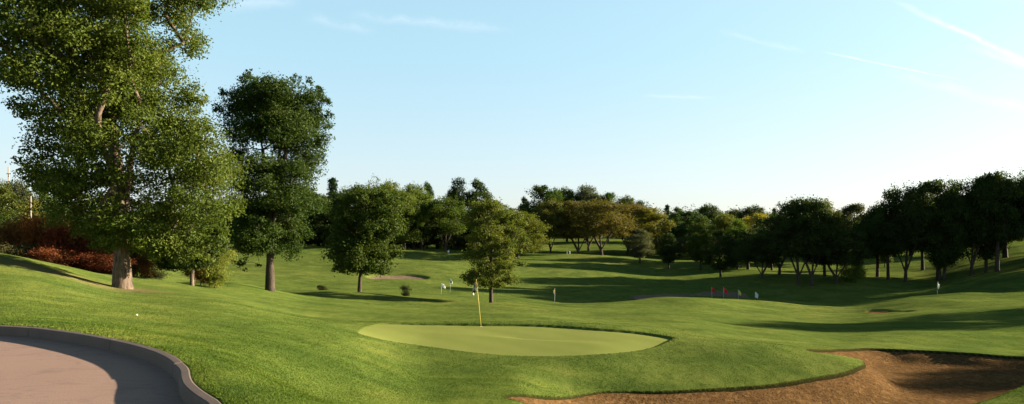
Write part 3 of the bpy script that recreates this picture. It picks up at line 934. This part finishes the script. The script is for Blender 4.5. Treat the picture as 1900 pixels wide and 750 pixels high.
for s_ in (1, 2, 3):          # bushes, 4 m high and 5 m wide
    rng = np.random.default_rng(80+s_)
    cl = [(rng.uniform(-1.9, 1.9), rng.uniform(-1.3, 1.3), rng.uniform(.5, 3.2), .55+.35*rng.random()) for _ in range(30)]
    cl = [c for c in cl if (c[0]/2.4)**2+((c[2]-.6)/3.1)**2 < 1.05]
    tm = skeleton([[(0, 0, 0), (0, 0, .3), (.2, 0, .8)]], .07, [np.array(c[:3]) for c in cl], [1]*len(cl), rng, .2, 5, 'stem', MBARKD, rmin=.015)
    L, D = clump_leaves(cl, 9000, rng, 14, .3, .8)
    PROTO.setdefault('bush', []).append((tm, leaf_mesh('foliage', L, D, .17, rng)))

cnt = {}
def place(kind, px, base, top, width, Y, tint, label, name, cat='tree', group=None, rz=None, hide_base=False):
    """a copy of one kind of tree, sized from its rows in the photo; base None = stands on the ground wherever that is hidden"""
    k = Y/F; x = (px-950)*k
    z0 = ground_z(x, Y)
    ztop = (HOR-top)*k
    h = ztop-z0
    nat = {'broad': 9.1, 'tall': 9.1, 'oval': 6.1, 'vase': 9.6, 'spruce': 4.4, 'bare': 4.6, 'bush': 5.0}[kind]
    nh = 4.0 if kind == 'bush' else 10.0
    wS = 1.25*width*k/nat; hS = 1.05*h/nh
    i = cnt.get(kind, 0); cnt[kind] = i+1
    v = PROTO[kind][i % len(PROTO[kind])]
    random.seed(px*7+top)
    if rz is None:
        rz = random.uniform(-.6, .6)+(math.pi if i % 2 else 0)
    root = empty(name, (x, Y, z0), rz, (wS, wS, hS))
    tag(root, label, cat, group)
    t = obj(v[0].name.split('.')[0], v[0], root)
    c = obj(v[1].name.split('.')[0], v[1], root)
    col = [a*random.uniform(.88, 1.12) for a in TINT[tint]]
    c.color = (*col, 1)
    return root

G1 = 'trees behind the far fairway on the left'
G2 = 'brown-tinged trees on the far rise'
G3 = 'trees along the hollow right of centre'
G4 = 'row of dark trees on the right hillside'
G5 = 'red autumn shrubs behind the left crest'
G6 = 'trees beyond the red shrubs'
T = [
 # far left, beyond the crest
 ('broad', -40, 500, 335, 120, 75, 'mid', 'Green tree cut by the left picture edge beyond the red shrubs', 'broadleaf_tree', G6),
 ('broad', 30, 470, 345, 75, 95, 'dull', 'Round olive tree behind the tall thin mast at the far left', 'broadleaf_tree', G6),
 ('oval', 75, 470, 352, 60, 110, 'mid', 'Dark green tree right behind the short pale pole', 'broadleaf_tree', G6),
 ('oval', 108, 470, 358, 40, 120, 'deep', 'Narrow dark tree just right of the short pale pole', 'broadleaf_tree', G6),
 ('broad', 60, 470, 378, 60, 80, 'olive', 'Low brownish tree at the foot of the short pale pole', 'broadleaf_tree', G6),
 ('spruce', 122, 470, 372, 22, 150, 'spruce', 'Distant spruce showing in the gap left of the big ash crown', 'spruce_tree', G6),
 ('spruce', 138, 470, 380, 20, 160, 'spruce', 'Shorter distant spruce in the gap under the big ash crown', 'spruce_tree', G6),
 ('broad', 180, 470, 392, 110, 110, 'deep', 'Dark tree seen behind the left boughs of the big ash', 'broadleaf_tree', G6),
 ('broad', 285, 470, 385, 120, 105, 'deep', 'Dark tree hidden behind the big ash trunk and lower boughs', 'broadleaf_tree', G6),
 # behind the elm
 ('broad', 400, 468, 380, 110, 150, 'deep', 'Dark tree between the big ash and the elm trunk', 'broadleaf_tree', G1),
 ('broad', 470, 463, 375, 110, 158, 'deep', 'Dark tree just left of the elm trunk on the far fairway edge', 'broadleaf_tree', G1),
 ('broad', 555, 463, 352, 120, 155, 'deep', 'Large dark tree just right of the elm trunk', 'broadleaf_tree', G1),
 ('spruce', 617, 462, 337, 40, 178, 'spruce', 'Spruce with tiered boughs rising between the elm and the maple', 'spruce_tree', G1),
 ('broad', 620, 460, 362, 80, 165, 'deep', 'Dark round tree below the tiered spruce', 'broadleaf_tree', G1),
 ('broad', 660, 459, 350, 80, 180, 'mid', 'Green tree whose top shows left of the pale bare tree', 'broadleaf_tree', G1),
 ('bare', 695, 459, 330, 34, 185, 'grey', 'Pale nearly bare tree rising above the round maple', 'bare_tree', G1),
 ('broad', 722, 459, 345, 70, 175, 'light', 'Yellow-green tree directly right of the pale bare tree', 'broadleaf_tree', G1),
 ('broad', 706, 459, 352, 80, 152, 'mid', 'Green tree directly behind the round maple', 'broadleaf_tree', G1),
 ('broad', 750, 459, 360, 76, 154, 'light', 'Sunlit tree in front of the light olive tree right of the maple', 'broadleaf_tree', G1),
 ('broad', 768, 459, 350, 80, 168, 'light', 'Light olive tree between the maple and the airy tree', 'broadleaf_tree', G1),
 ('oval', 792, 458, 345, 34, 195, 'deep', 'Small dark treetop behind the light olive trees', 'broadleaf_tree', G1),
 ('broad', 782, 464, 385, 80, 160, 'deep', 'Low dark tree shading the back of the small far flag', 'broadleaf_tree', G1),
 ('vase', 826, 464, 372, 82, 158, 'mid', 'Round green tree above the small far flag', 'broadleaf_tree', G1),
 ('oval', 850, 458, 337, 50, 200, 'deep', 'Dark twin treetop on the left, highest above the airy tree', 'broadleaf_tree', G1),
 ('oval', 884, 458, 340, 52, 202, 'deep', 'Dark twin treetop on the right, highest above the airy tree', 'broadleaf_tree', G1),
 ('oval', 902, 458, 362, 50, 190, 'mid', 'Green tree peeping over the top of the airy tree', 'broadleaf_tree', G1),
 ('broad', 960, 466, 398, 105, 150, 'light', 'Bright leafy tree touching the right side of the airy tree', 'broadleaf_tree', G1),
 ('broad', 925, 462, 385, 70, 185, 'mid', 'Green tree filling the gap behind the airy tree', 'broadleaf_tree', G1),
 # centre: high back row and the brown row
 ('oval', 972, 450, 370, 26, 240, 'deep', 'Thin dark treetop at the left end of the high back row', 'broadleaf_tree', G2),
 ('broad', 1010, 450, 349, 84, 235, 'mid', 'Tall green tree at the left of the high back row', 'broadleaf_tree', G2),
 ('broad', 1052, 450, 354, 60, 240, 'mid', 'Second green treetop of the high back row', 'broadleaf_tree', G2),
 ('broad', 1088, 450, 351, 66, 240, 'grey', 'Greyish green treetop in the middle of the high back row', 'broadleaf_tree', G2),
 ('broad', 1128, 450, 362, 52, 240, 'mid', 'Green treetop right of the greyish one in the high back row', 'broadleaf_tree', G2),
 ('broad', 1160, 450, 368, 50, 245, 'mid', 'Small rounded treetop near the right of the high back row', 'broadleaf_tree', G2),
 ('oval', 1186, 450, 376, 36, 245, 'deep', 'Last low treetop at the right end of the high back row', 'broadleaf_tree', G2),
 ('vase', 1022, 470, 378, 72, 178, 'brown', 'Brown-tinged tree on slender stems left of the white tee markers', 'broadleaf_tree', G2),
 ('vase', 1073, 470, 380, 90, 180, 'brown', 'Brownish forked tree right behind the white tee markers', 'broadleaf_tree', G2),
 ('vase', 1116, 473, 378, 104, 172, 'brown', 'Widest brownish tree with stout forked trunk on the far rise', 'broadleaf_tree', G2),
 ('vase', 1165, 468, 384, 90, 195, 'brown', 'Olive-brown tree above the small grey-green tree', 'broadleaf_tree', G2),
 ('broad', 1202, 466, 391, 84, 190, 'olive', 'Golden olive tree at the right end of the brownish row', 'broadleaf_tree', G2),
 ('vase', 1092, 466, 390, 70, 205, 'brown', 'Brownish tree half hidden behind the stout forked one', 'broadleaf_tree', G2),
 ('oval', 1187, 482, 428, 46, 158, 'grey', 'Small grey-green tree in front of the golden olive tree', 'small_tree', G2),
 ('oval', 1241, 487, 436, 36, 152, 'deep', 'Small dark rounded tree right of the grey-green one', 'small_tree', G2),
 # right of centre
 ('spruce', 1238, 450, 384, 22, 250, 'spruce', 'Dark pointed spruce left of the two dense dark trees', 'spruce_tree', G3),
 ('oval', 1256, 450, 388, 32, 245, 'mid', 'Pale green treetop beside the pointed spruce', 'broadleaf_tree', G3),
 ('broad', 1280, 455, 396, 72, 200, 'deep', 'Dense dark tree right of the pointed spruce', 'broadleaf_tree', G3),
 ('broad', 1318, 455, 384, 64, 210, 'deep', 'Tallest dense dark tree above the light green oval tree', 'broadleaf_tree', G3),
 ('oval', 1300, 488, 406, 46, 150, 'mid', 'Upright light green tree beside the low dark trees', 'broadleaf_tree', G3),
 ('broad', 1345, 470, 402, 66, 190, 'olive', 'Dull olive tree behind the low dark round tree', 'broadleaf_tree', G3),
 ('oval', 1368, 498, 412, 46, 150, 'light', 'Light green tree left of the golden one', 'broadleaf_tree', G3),
 ('broad', 1404, 470, 401, 70, 172, 'gold', 'Golden sunlit tree above the low dark multi-stemmed tree', 'broadleaf_tree', G3),
 ('broad', 1395, 450, 386, 66, 250, 'deep', 'Dark far treetop behind the golden sunlit tree', 'broadleaf_tree', G3),
 ('broad', 1362, 450, 393, 46, 260, 'deep', 'Low dark far treetop behind the dull olive tree', 'broadleaf_tree', G3),
 ('spruce', 1436, 450, 391, 18, 230, 'spruce', 'Tiny spruce tip left of the dark right-hand grove', 'spruce_tree', G3),
 ('broad', 1337, 505, 432, 62, 132, 'deep', 'Low dark round tree behind the red flags', 'small_tree', G3),
 ('vase', 1413, 512, 440, 82, 118, 'deep', 'Low dark spreading tree behind the yellow and white flags', 'small_tree', G3),
 # right grove
 ('vase', 1482, 521, 380, 104, 112, 'deep', 'Dark tree at the left end of the right-hand grove', 'grove_tree', G4),
 ('vase', 1506, 522, 378, 96, 111, 'deep', 'Dark tree with three upright stems, second in the grove', 'grove_tree', G4),
 ('oval', 1530, 510, 380, 66, 124, 'olive', 'Tree with sunlit olive top behind the forked grove tree', 'grove_tree', G4),
 ('vase', 1552, 522, 428, 104, 112, 'deep', 'Low wide dark tree with a V-shaped fork in the grove', 'grove_tree', G4),
 ('tall', 1588, 500, 385, 80, 175, 'dull', 'Paler tree filling the dip in the grove skyline', 'grove_tree', G4),
 ('bush', 1578, 517, 468, 38, 113, 'light', 'Small sunlit shrub beside the V-forked tree', 'shrub', G4),
 ('tall', 1432, 505, 420, 56, 150, 'deep', 'Dark tree between the golden tree and the grove', 'grove_tree', G4),
 ('tall', 1628, 505, 398, 80, 128, 'deep', 'Dark grove tree right of the skyline dip', 'grove_tree', G4),
 ('tall', 1648, 517, 372, 76, 122, 'deep', 'Slim-trunked dark tree behind and left of the lone white flag', 'grove_tree', G4),
 ('vase', 1680, 517, 357, 96, 119, 'deep', 'Dark grove tree with two thin stems left of the lone white flag', 'grove_tree', G4),
 ('tall', 1741, 513, 346, 118, 119, 'deep', 'Thick-trunked dark tree right above the lone white flag', 'grove_tree', G4),
 ('oval', 1752, 512, 370, 70, 116, 'deep', 'Leaning slim dark tree touching the thick-trunked one', 'grove_tree', G4),
 ('tall', 1712, 505, 362, 80, 140, 'mid', 'Dark tree behind the gap left of the thick trunk', 'grove_tree', G4),
 ('vase', 1803, 502, 342, 100, 115, 'deep', 'Dark tree with fanned stems right of the thick trunk', 'grove_tree', G4),
 ('oval', 1830, 498, 352, 66, 116, 'deep', 'Slim dark tree between the fanned and the straight trunk', 'grove_tree', G4),
 ('tall', 1850, 491, 331, 100, 113, 'deep', 'Tall dark tree with a straight trunk near the right edge', 'grove_tree', G4),
 ('tall', 1905, 470, 324, 90, 116, 'deep', 'Tallest grove tree, cut by the right picture edge', 'grove_tree', G4),
 ('tall', 1960, 460, 318, 110, 112, 'deep', 'Grove tree mostly outside the right picture edge', 'grove_tree', G4),
 ('broad', 1470, 480, 420, 90, 205, 'dull', 'Far tree low behind the left stems of the grove', 'distant_tree', G4),
 ('broad', 1545, 480, 412, 90, 210, 'mid', 'Far tree low behind the V-forked tree', 'distant_tree', G4),
 ('broad', 1615, 478, 410, 90, 205, 'dull', 'Far tree low behind the skyline dip of the grove', 'distant_tree', G4),
 ('broad', 1690, 472, 405, 100, 200, 'mid', 'Far tree seen between stems left of the lone white flag', 'distant_tree', G4),
 ('broad', 1770, 468, 400, 100, 195, 'deep', 'Far tree low behind the thick trunk on the right', 'distant_tree', G4),
 ('broad', 1850, 462, 395, 100, 190, 'light', 'Sunlit far tree low behind the straight trunk', 'distant_tree', G4),
 ('broad', 1642, 490, 440, 30, 152, 'mid', 'Little leafy tree far behind the slim trunk', 'distant_tree', G4),
]
for (kd, px, b, t, w_, Y, tint, lab, nm, grp) in T:
    place(kd, px, b, t, w_, Y, tint, lab, nm, 'shrub' if nm == 'shrub' else 'tree', grp)
# second rank and the grove's continuation past the edge
for (kd, px, t, w_, Y, lab) in (('vase', 1446, 402, 90, 133, 'Dark grove tree just left of the first stems of the grove'), ('broad', 1388, 428, 84, 150, 'Low dark tree under the left of the golden sunlit tree'),
                                ('broad', 1428, 414, 84, 158, 'Low dark tree under the right of the golden sunlit tree'), ('broad', 2030, 316, 110, 110, 'First grove tree wholly past the right edge'),
                                ('broad', 2110, 312, 120, 112, 'Second grove tree wholly past the right edge'), ('broad', 2200, 305, 120, 114, 'Third grove tree wholly past the right edge')):
    place(kd, px, 0, t, w_, Y, 'deep', lab, 'grove_tree', 'tree', G4)
for px, t, Y, lab in (
                      (1865, 338, 134, 'Inner dark tree behind the straight trunk'), (1945, 330, 132, 'Inner dark tree beyond the tallest grove tree'), (2040, 325, 132, 'Inner tree past the right edge, first of two'), (2130, 320, 132, 'Inner tree past the right edge, second of two')):
    place('tall', px, 0, t, 120, Y, 'deep', lab, 'grove_tree', 'tree', G4)
for px, t, Y, lab in ((350, 400, 185, 'Low dark tree far behind the small tree under the ash'), (440, 395, 188, 'Low dark tree far behind the gap left of the elm'), (590, 392, 200, 'Low dark tree far behind the tiered spruce'),
                      (655, 388, 205, 'Low dark tree far behind the round maple'), (745, 388, 205, 'Low dark tree filling the gap right of the maple'), (812, 390, 205, 'Low dark tree far behind the small far flag'),
                      (870, 392, 210, 'Low dark tree far behind the left of the airy tree'), (940, 398, 210, 'Low dark tree far behind the right of the airy tree'), (990, 402, 215, 'Low dark tree before the left end of the high back row')):
    place('broad', px, 0, t, 100, Y, 'deep', lab, 'broadleaf_tree', 'tree', G1)
# the trees just past the right edge whose shadows fall across the near fairway
for (x, y, h, w_, lab) in ((84, 62, 15, 12, 'Tree past the right edge shading the near right fairway'), (60, 35.7, 9.5, 8.0, 'Lower tree past the right edge shading the right of the bunker')):
    v = PROTO['broad'][0]
    r_ = tag(empty('broadleaf_tree', (x, y, ground_z(x, y)), .4, (w_/9.1, w_/9.1, h/10)), lab, 'tree')
    obj('trunk', v[0], r_); c = obj('crown', v[1], r_); c.color = (*TINT['deep'], 1)

# shrubs
SH = [(-30, 405, 90, 41, 'rust', 'Rust shrub at the left picture edge'), (22, 408, 80, 42, 'rust', 'Rust-red shrub left of the short pale pole'),
      (62, 402, 84, 43, 'red', 'Crimson shrub below the short pale pole'), (100, 396, 80, 42, 'rust', 'Orange-topped shrub, tallest of the red ones'),
      (140, 412, 84, 41, 'red', 'Deep red shrub midway to the big ash trunk'), (176, 425, 80, 42.5, 'rust', 'Rusty shrub left of the big ash trunk'),
      (212, 440, 70, 43, 'dull', 'Dull green shrub behind the big ash trunk'), (252, 448, 60, 44, 'rust', 'Rusty shrub just right of the big ash trunk'),
      (282, 470, 50, 46, 'dull', 'Small green shrub right of the rusty one beside the ash trunk'), (45, 452, 70, 39, 'dull', 'Low dull shrub in front of the dark red one'),
      (120, 458, 90, 39, 'red', 'Low red shrub along the middle of the crest'), (190, 470, 80, 39.5, 'red', 'Low red shrub ending at the big ash trunk'), (-5, 395, 70, 47, 'deep', 'Dark green shrub above the red ones at the left edge'),
      (85, 392, 60, 49, 'dull', 'Brownish green shrub behind the orange-topped one')]
for px, top, w_, Y, tint, lab in SH:
    place('bush', px, 0, top, w_, Y, tint, lab, 'shrub', 'shrub', G5)
place('bush', 398, 0, 458, 56, 39.5, 'lime', 'Bright yellow-green bush right of the small dark tree', 'bush', 'bush')
place('bush', 372, 0, 484, 46, 40, 'rust', 'Low reddish brown bush at the foot of the small dark tree', 'bush', 'bush')
place('bush', 598, 0, 529, 16, 60, 'dull', 'Tiny brownish shrub on the crest between the elm and the maple', 'bush', 'bush')
place('bush', 753, 0, 529, 17, 62, 'dull', 'Tiny leafy sapling on the crest right of the maple', 'bush', 'bush')

for px, top, w_, Y, tint, lab in ((640, 432, 80, 185, 'dull', 'Low thicket on the far fairway edge behind the maple'), (712, 430, 80, 188, 'mid', 'Low thicket on the far fairway edge just right of the maple'), (765, 428, 90, 190, 'deep', 'Low thicket left of the small far flag'),
                                  (835, 430, 90, 190, 'dull', 'Low thicket behind the small far flag'), (1290, 440, 80, 185, 'dull', 'Low thicket under the dense dark trees right of the pointed spruce'), (1225, 440, 60, 200, 'olive', 'Low thicket between the two small trees on the far rise'),
                                  (550, 434, 90, 182, 'deep', 'Low thicket on the far fairway edge right of the elm trunk')):
    place('bush', px, 0, top, w_, Y, tint, lab, 'shrub', 'shrub', 'thickets along the far fairway')
# the wood that closes the horizon
def far_wood():
    rng = np.random.default_rng(99)
    cl = []
    for k in range(1800):
        px = rng.uniform(-500, 2400); Y = rng.uniform(300, 400)
        x = (px-950)/F*Y; z0 = float(base_h(np.array([x]), np.array([Y]))[0])
        h = 12+5*vnoise(np.array([x/25]), np.array([Y/25]), 7)[0]*2
        cl.append((x, Y, z0+rng.uniform(0, h), 3.2+rng.random()*2))
    L, D = clump_leaves(cl, 220000, rng, 14, .3, .8)
    o = obj('woodland', leaf_mesh('woodland', L, D, 1.1, rng)); o.color = (*TINT['deep'], 1)
    tag(o, 'far low woodland closing the horizon behind the golf course', 'woodland', kind='stuff')
far_wood()

# ------------------------------------------------------------------ flagsticks
def mat_check():
    m = M('checkered_cloth')
    uv = m.n('ShaderNodeUVMap').outputs[0]
    ck = m.n('ShaderNodeTexChecker'); m.nt.links.new(uv, ck.inputs[0]); ck.inputs['Scale'].default_value = 3
    ck.inputs['Color1'].default_value = (.010, .010, .012, 1); ck.inputs['Color2'].default_value = (.50, .45, .30, 1)
    return m.done(m.bsdf(ck.outputs[0], .8))
def cloth_mat(name, c):
    m = M(name); f = m.noise(m.pos(local=True), 6, 2)
    c_ = m.mix(f, tuple(x*.85 for x in c), tuple(min(x*1.1, 1) for x in c))
    b = m.bsdf(c_, .7); t = m.n('ShaderNodeBsdfTranslucent'); m.put(t.inputs[0], c_)
    ms = m.n('ShaderNodeMixShader'); ms.inputs[0].default_value = .35
    m.nt.links.new(b, ms.inputs[1]); m.nt.links.new(t.outputs[0], ms.inputs[2]); return m.done(ms.outputs[0])
MCHK = mat_check(); MRED = cloth_mat('red_cloth', (.72, .035, .03)); MWHT = cloth_mat('white_cloth', (.85, .85, .82)); MYEL = cloth_mat('yellow_cloth', (.80, .66, .20))
MPOLEY = plain('yellow_pole_paint', (.62, .47, .09), .45); MPOLEW = plain('white_pole_paint', (.42, .46, .45), .45); MDARK = plain('dark_cup_hole', (.01, .01, .01), .9); MCUP = plain('white_plastic', (.75, .75, .72), .5)

def limp_flag(w, h, lean, folds, seed, side=1, droop=.55):
    """a cloth hanging half limp beside its pole: hoist edge on the pole, fly end sagging"""
    nu, nv = 16, 14
    v = []; uvs = []
    for i in range(nu+1):
        u = i/nu
        for j in range(nv+1):
            t = j/nv
            x = side*w*(u*lean + .015)
            y = math.sin(u*folds*math.pi+t*2.0+seed)*.075*u**.6
            z = -t*h*(1-.12*u)-droop*w*u**1.2
            x += side*.03*math.sin(t*5+seed+u*4)*u
            v.append((x, y, z)); uvs.append((u, t))
    f = [(i*(nv+1)+j, (i+1)*(nv+1)+j, (i+1)*(nv+1)+j+1, i*(nv+1)+j+1) for i in range(nu) for j in range(nv)]
    me = bpy.data.meshes.new('flag'); me.from_pydata(v, [], f)
    l = me.uv_layers.new()
    for p in me.polygons:
        p.use_smooth = True
        for li in p.loop_indices: l.data[li].uv = uvs[me.loops[li].vertex_index]
    me.update(); return me

def flagstick(px, Y, height, tilt, cloth, pole, w, h, lean, side, seed, label, droop=.55, r=.011, group='flagsticks on the greens', cup=False, py=None):
    x = (px-950)/F*Y; z = ground_z(x, Y)
    if cup: z += .035
    root = empty('flagstick', (x, Y, z)); tag(root, label, 'golf flag', group)
    top = Vector((math.sin(tilt)*height, 0, math.cos(tilt)*height))
    mb = MB(); mb.tube([(0, 0, -.1), tuple(top*.5), tuple(top)], [r*1.15, r, r*.8], 10); mb.build('pole', pole, root, True)
    me = limp_flag(w, h, lean, 3.2, seed, side, droop); me.materials.append(cloth)
    fo = obj('flag', me, root); fo.location = top*.985; fo.rotation_euler = (0, tilt, 0)
    sm = fo.modifiers.new('thickness', 'SOLIDIFY'); sm.thickness = .004
    k = MB(); k.tube([tuple(top), tuple(top+Vector((0, 0, .03)))], [r*1.6, r*1.1], 8); k.build('finial', pole, root, True)
    if cup:
        c = MB(); n = 20
        c.v = [(math.cos(a*2*math.pi/n)*rr_, math.sin(a*2*math.pi/n)*rr_, zz) for rr_, zz in ((.060, .006), (.052, .006), (.052, -.02), (.0, -.02)) for a in range(n)]
        c.f = [(k_*n+a, k_*n+(a+1) % n, (k_+1)*n+(a+1) % n, (k_+1)*n+a) for k_ in range(3) for a in range(n)]
        c.build('cup', MCUP, root)
    return root
gx, gy = hit(893, 603, 22, 34)
gx = (893-950)/F*gy
flagstick(893, gy, 2.12, -.105, MCHK, MPOLEY, .42, .42, .52, -1, .4, 'Nearest flagstick, yellow pole leaning left with limp black checkered flag on the putting green', .85, .012, cup=True)
flagstick(819, 86, 1.55, .0, MWHT, MPOLEW, .55, .55, .95, 1, 1, 'White flag below the round tree, left of the taller grey one', .5, .02)
flagstick(835, 88, 1.95, .02, plain('grey_cloth', (.33, .36, .33)), MPOLEW, .5, .5, .6, 1, 2, 'Taller flag with greyish limp cloth beside the airy tree', .6, .02)
flagstick(1029, 80, 1.85, .02, MYEL, MPOLEW, .35, .5, .5, -1, 3, 'Pale yellowish flag standing alone before the shaded centre slope', .6, .02)
flagstick(833, 146, 1.7, .02, MWHT, MPOLEW, .5, .6, .7, -1, 4, 'Smallest whitish flag on the far upper fairway', .6, .03)
flagstick(1321, 88, 1.95, -.02, MRED, MPOLEW, .55, .6, .75, 1, 5, 'Red flag farthest left of the pair before the sand mound', .45, .02)
flagstick(1343, 88, 1.90, -.02, MRED, MPOLEW, .6, .6, .9, 1, 6, 'Red flag with cloth drooping right, nearer the yellow one', .7, .02)
flagstick(1370, 88, 1.55, -.02, MYEL, MPOLEW, .45, .65, .8, 1, 7, 'Yellow flag with dark patches between red and white flags', .7, .02)
flagstick(1401, 88, 1.20, .02, MWHT, MPOLEW, .45, .75, .9, 1, 8, 'Low white flag drooping on the right of the row of four', .75, .02)
flagstick(1739, 87, 1.75, .02, MWHT, MPOLEW, .45, .75, .6, 1, 9, 'Lone white flag on the mound below the right-hand grove', .75, .02)

# golf balls
def ball(px, py, lab):
    x, y = hit(px, py, 6, 40)
    n1, n2, r = 12, 8, .0214
    mb = MB()
    for i in range(n2+1):
        ph = math.pi*i/n2
        for j in range(n1):
            th = 2*math.pi*j/n1
            mb.v.append((r*math.sin(ph)*math.cos(th), r*math.sin(ph)*math.sin(th), r*math.cos(ph)))
    mb.f = [(i*n1+j, (i+1)*n1+j, (i+1)*n1+(j+1) % n1, i*n1+(j+1) % n1) for i in range(n2) for j in range(n1)]
    o = mb.build('golf_ball', MCUP, smooth=True); o.location = (x, y, ground_z(x, y)+.03); tag(o, lab, 'golf ball')
ball(254, 586, 'White golf ball on the lawn below the big ash')
# white tee markers on the far tee
for px, lab in ((1052.5, 'Left of the two small white tee markers on the far rise'), (1057.5, 'Right of the two small white tee markers on the far rise')):
    x, y = hit(px, 473, 150, 185)
    mb = MB(); mb.box(-.17, .17, -.12, .12, 0, .75); mb.box(-.20, .20, -.15, .15, .75, .82)
    o = mb.build('tee_marker', MCUP); o.location = (x, y, ground_z(x, y)); tag(o, lab, 'tee marker', 'white tee markers')

# ------------------------------------------------------------------ poles, wire and house at the far left
MWOOD = plain('weathered_pole_wood', (.30, .25, .20), .9); MPALE = plain('pale_pole', (.20, .175, .145), .8); MSTEEL = plain('galvanised_steel', (.35, .36, .37), .5, metal=.6)
def pole(px, top, Y, r, mat, name, label, arms, foot=410):
    k = Y/F; x = (px-950)*k; z = ground_z(x, Y); h = (HOR-top)*k-z
    root = empty(name, (x, Y, z)); tag(root, label, 'pole')
    mb = MB(); mb.tube([(0, 0, -.3), (0, 0, h*.5), (0, 0, h)], [r*1.3, r*1.1, r], 10); mb.build('shaft', mat, root, True)
    for a in arms:
        if a[0] == 'arm':
            m2 = MB(); m2.box(-a[2], a[3], -.06, .06, h-a[1]-.07, h-a[1]+.07); m2.build('crossarm', mat, root)
        if a[0] == 'lamp':
            m2 = MB(); m2.tube([(0, 0, h-.1), (.3, 0, h+.15), (.9, 0, h+.2)], .04, 6); m2.build('lamp_arm', MSTEEL, root)
            m3 = MB(); m3.box(.7, 1.25, -.15, .15, h+.1, h+.28); m3.build('lamp_head', MSTEEL, root)
    return root, h
pole(16, 310, 110, .10, MWOOD, 'utility_pole', 'Tall thin mast with short crossarms rising into the sky at the far left', (('arm', 1.2, .35, .5), ('arm', 3.6, .5, .1)))
pole(13, 377, 80, .09, MSTEEL, 'street_lamp', 'Small lamp post just left of the tall thin mast', (('lamp',),))
p2, h2 = pole(57, 364, 78, .09, MPALE, 'utility_pole', 'Short pale pole above the red shrubs at the far left', ())
mb = MB()
k = 78/F
def sag_wire(x0, z0, y0, x1, z1, y1, sag):
    return [(x0+(x1-x0)*t, y0+(y1-y0)*t, z0+(z1-z0)*t-sag*4*t*(1-t)) for t in np.linspace(0, 1, 18)]
z_t = (HOR-368)*k
mb.tube(sag_wire((57-950)*k, z_t, 78, (175-950)*k*1.1, (HOR-372)*k*1.1, 78*1.1, .4), .010, 5)
tag(mb.build('power_line', MDARK), 'thin wire strung right from the short pale pole', 'wire')
mb = MB()
mb.tube(sag_wire((57-950)*k, z_t, 78, (16-950)*110/F, (HOR-330)*110/F, 110, .5), .010, 5)
tag(mb.build('power_line', MDARK), 'thin wire from the short pale pole to the tall mast', 'wire')
# little house peeping over the shrubs
def house():
    Y = 120; k = Y/F; x = (66-950)*k; z = ground_z(x, Y)
    root = empty('house', (x, Y, z), .2); tag(root, 'Small pale house with orange roof peeping over the red shrubs', 'house')
    e = (HOR-403)*k-z
    mb = MB(); mb.box(-1.0, 1.3, -1, 2, 0, e); mb.build('wall', plain('pale_house_wall', (.62, .57, .48), .85), root)
    mb = MB()
    mb.v = [(-1.25,-1.2,e),(1.55,-1.2,e),(1.55,2.2,e),(-1.25,2.2,e),(-1.25,.5,e+.75),(1.55,.5,e+.75)]
    mb.f = [(0,1,5,4),(2,3,4,5),(0,4,3),(1,2,5),(0,3,2,1)]
    rf = mb.build('roof', plain('orange_roof', (.50, .16, .07), .85), root)
    mb = MB(); mb.box(-1.05, -.75, .2, .5, e+.35, e+1.1); mb.build('chimney', plain('brick_chimney', (.50, .20, .10), .9), rf)
    mb = MB(); mb.box(.2, .8, -1.02, -.99, e-.8, e-.25); mb.build('window', plain('window_glass', (.05, .06, .08), .15), root)
house()
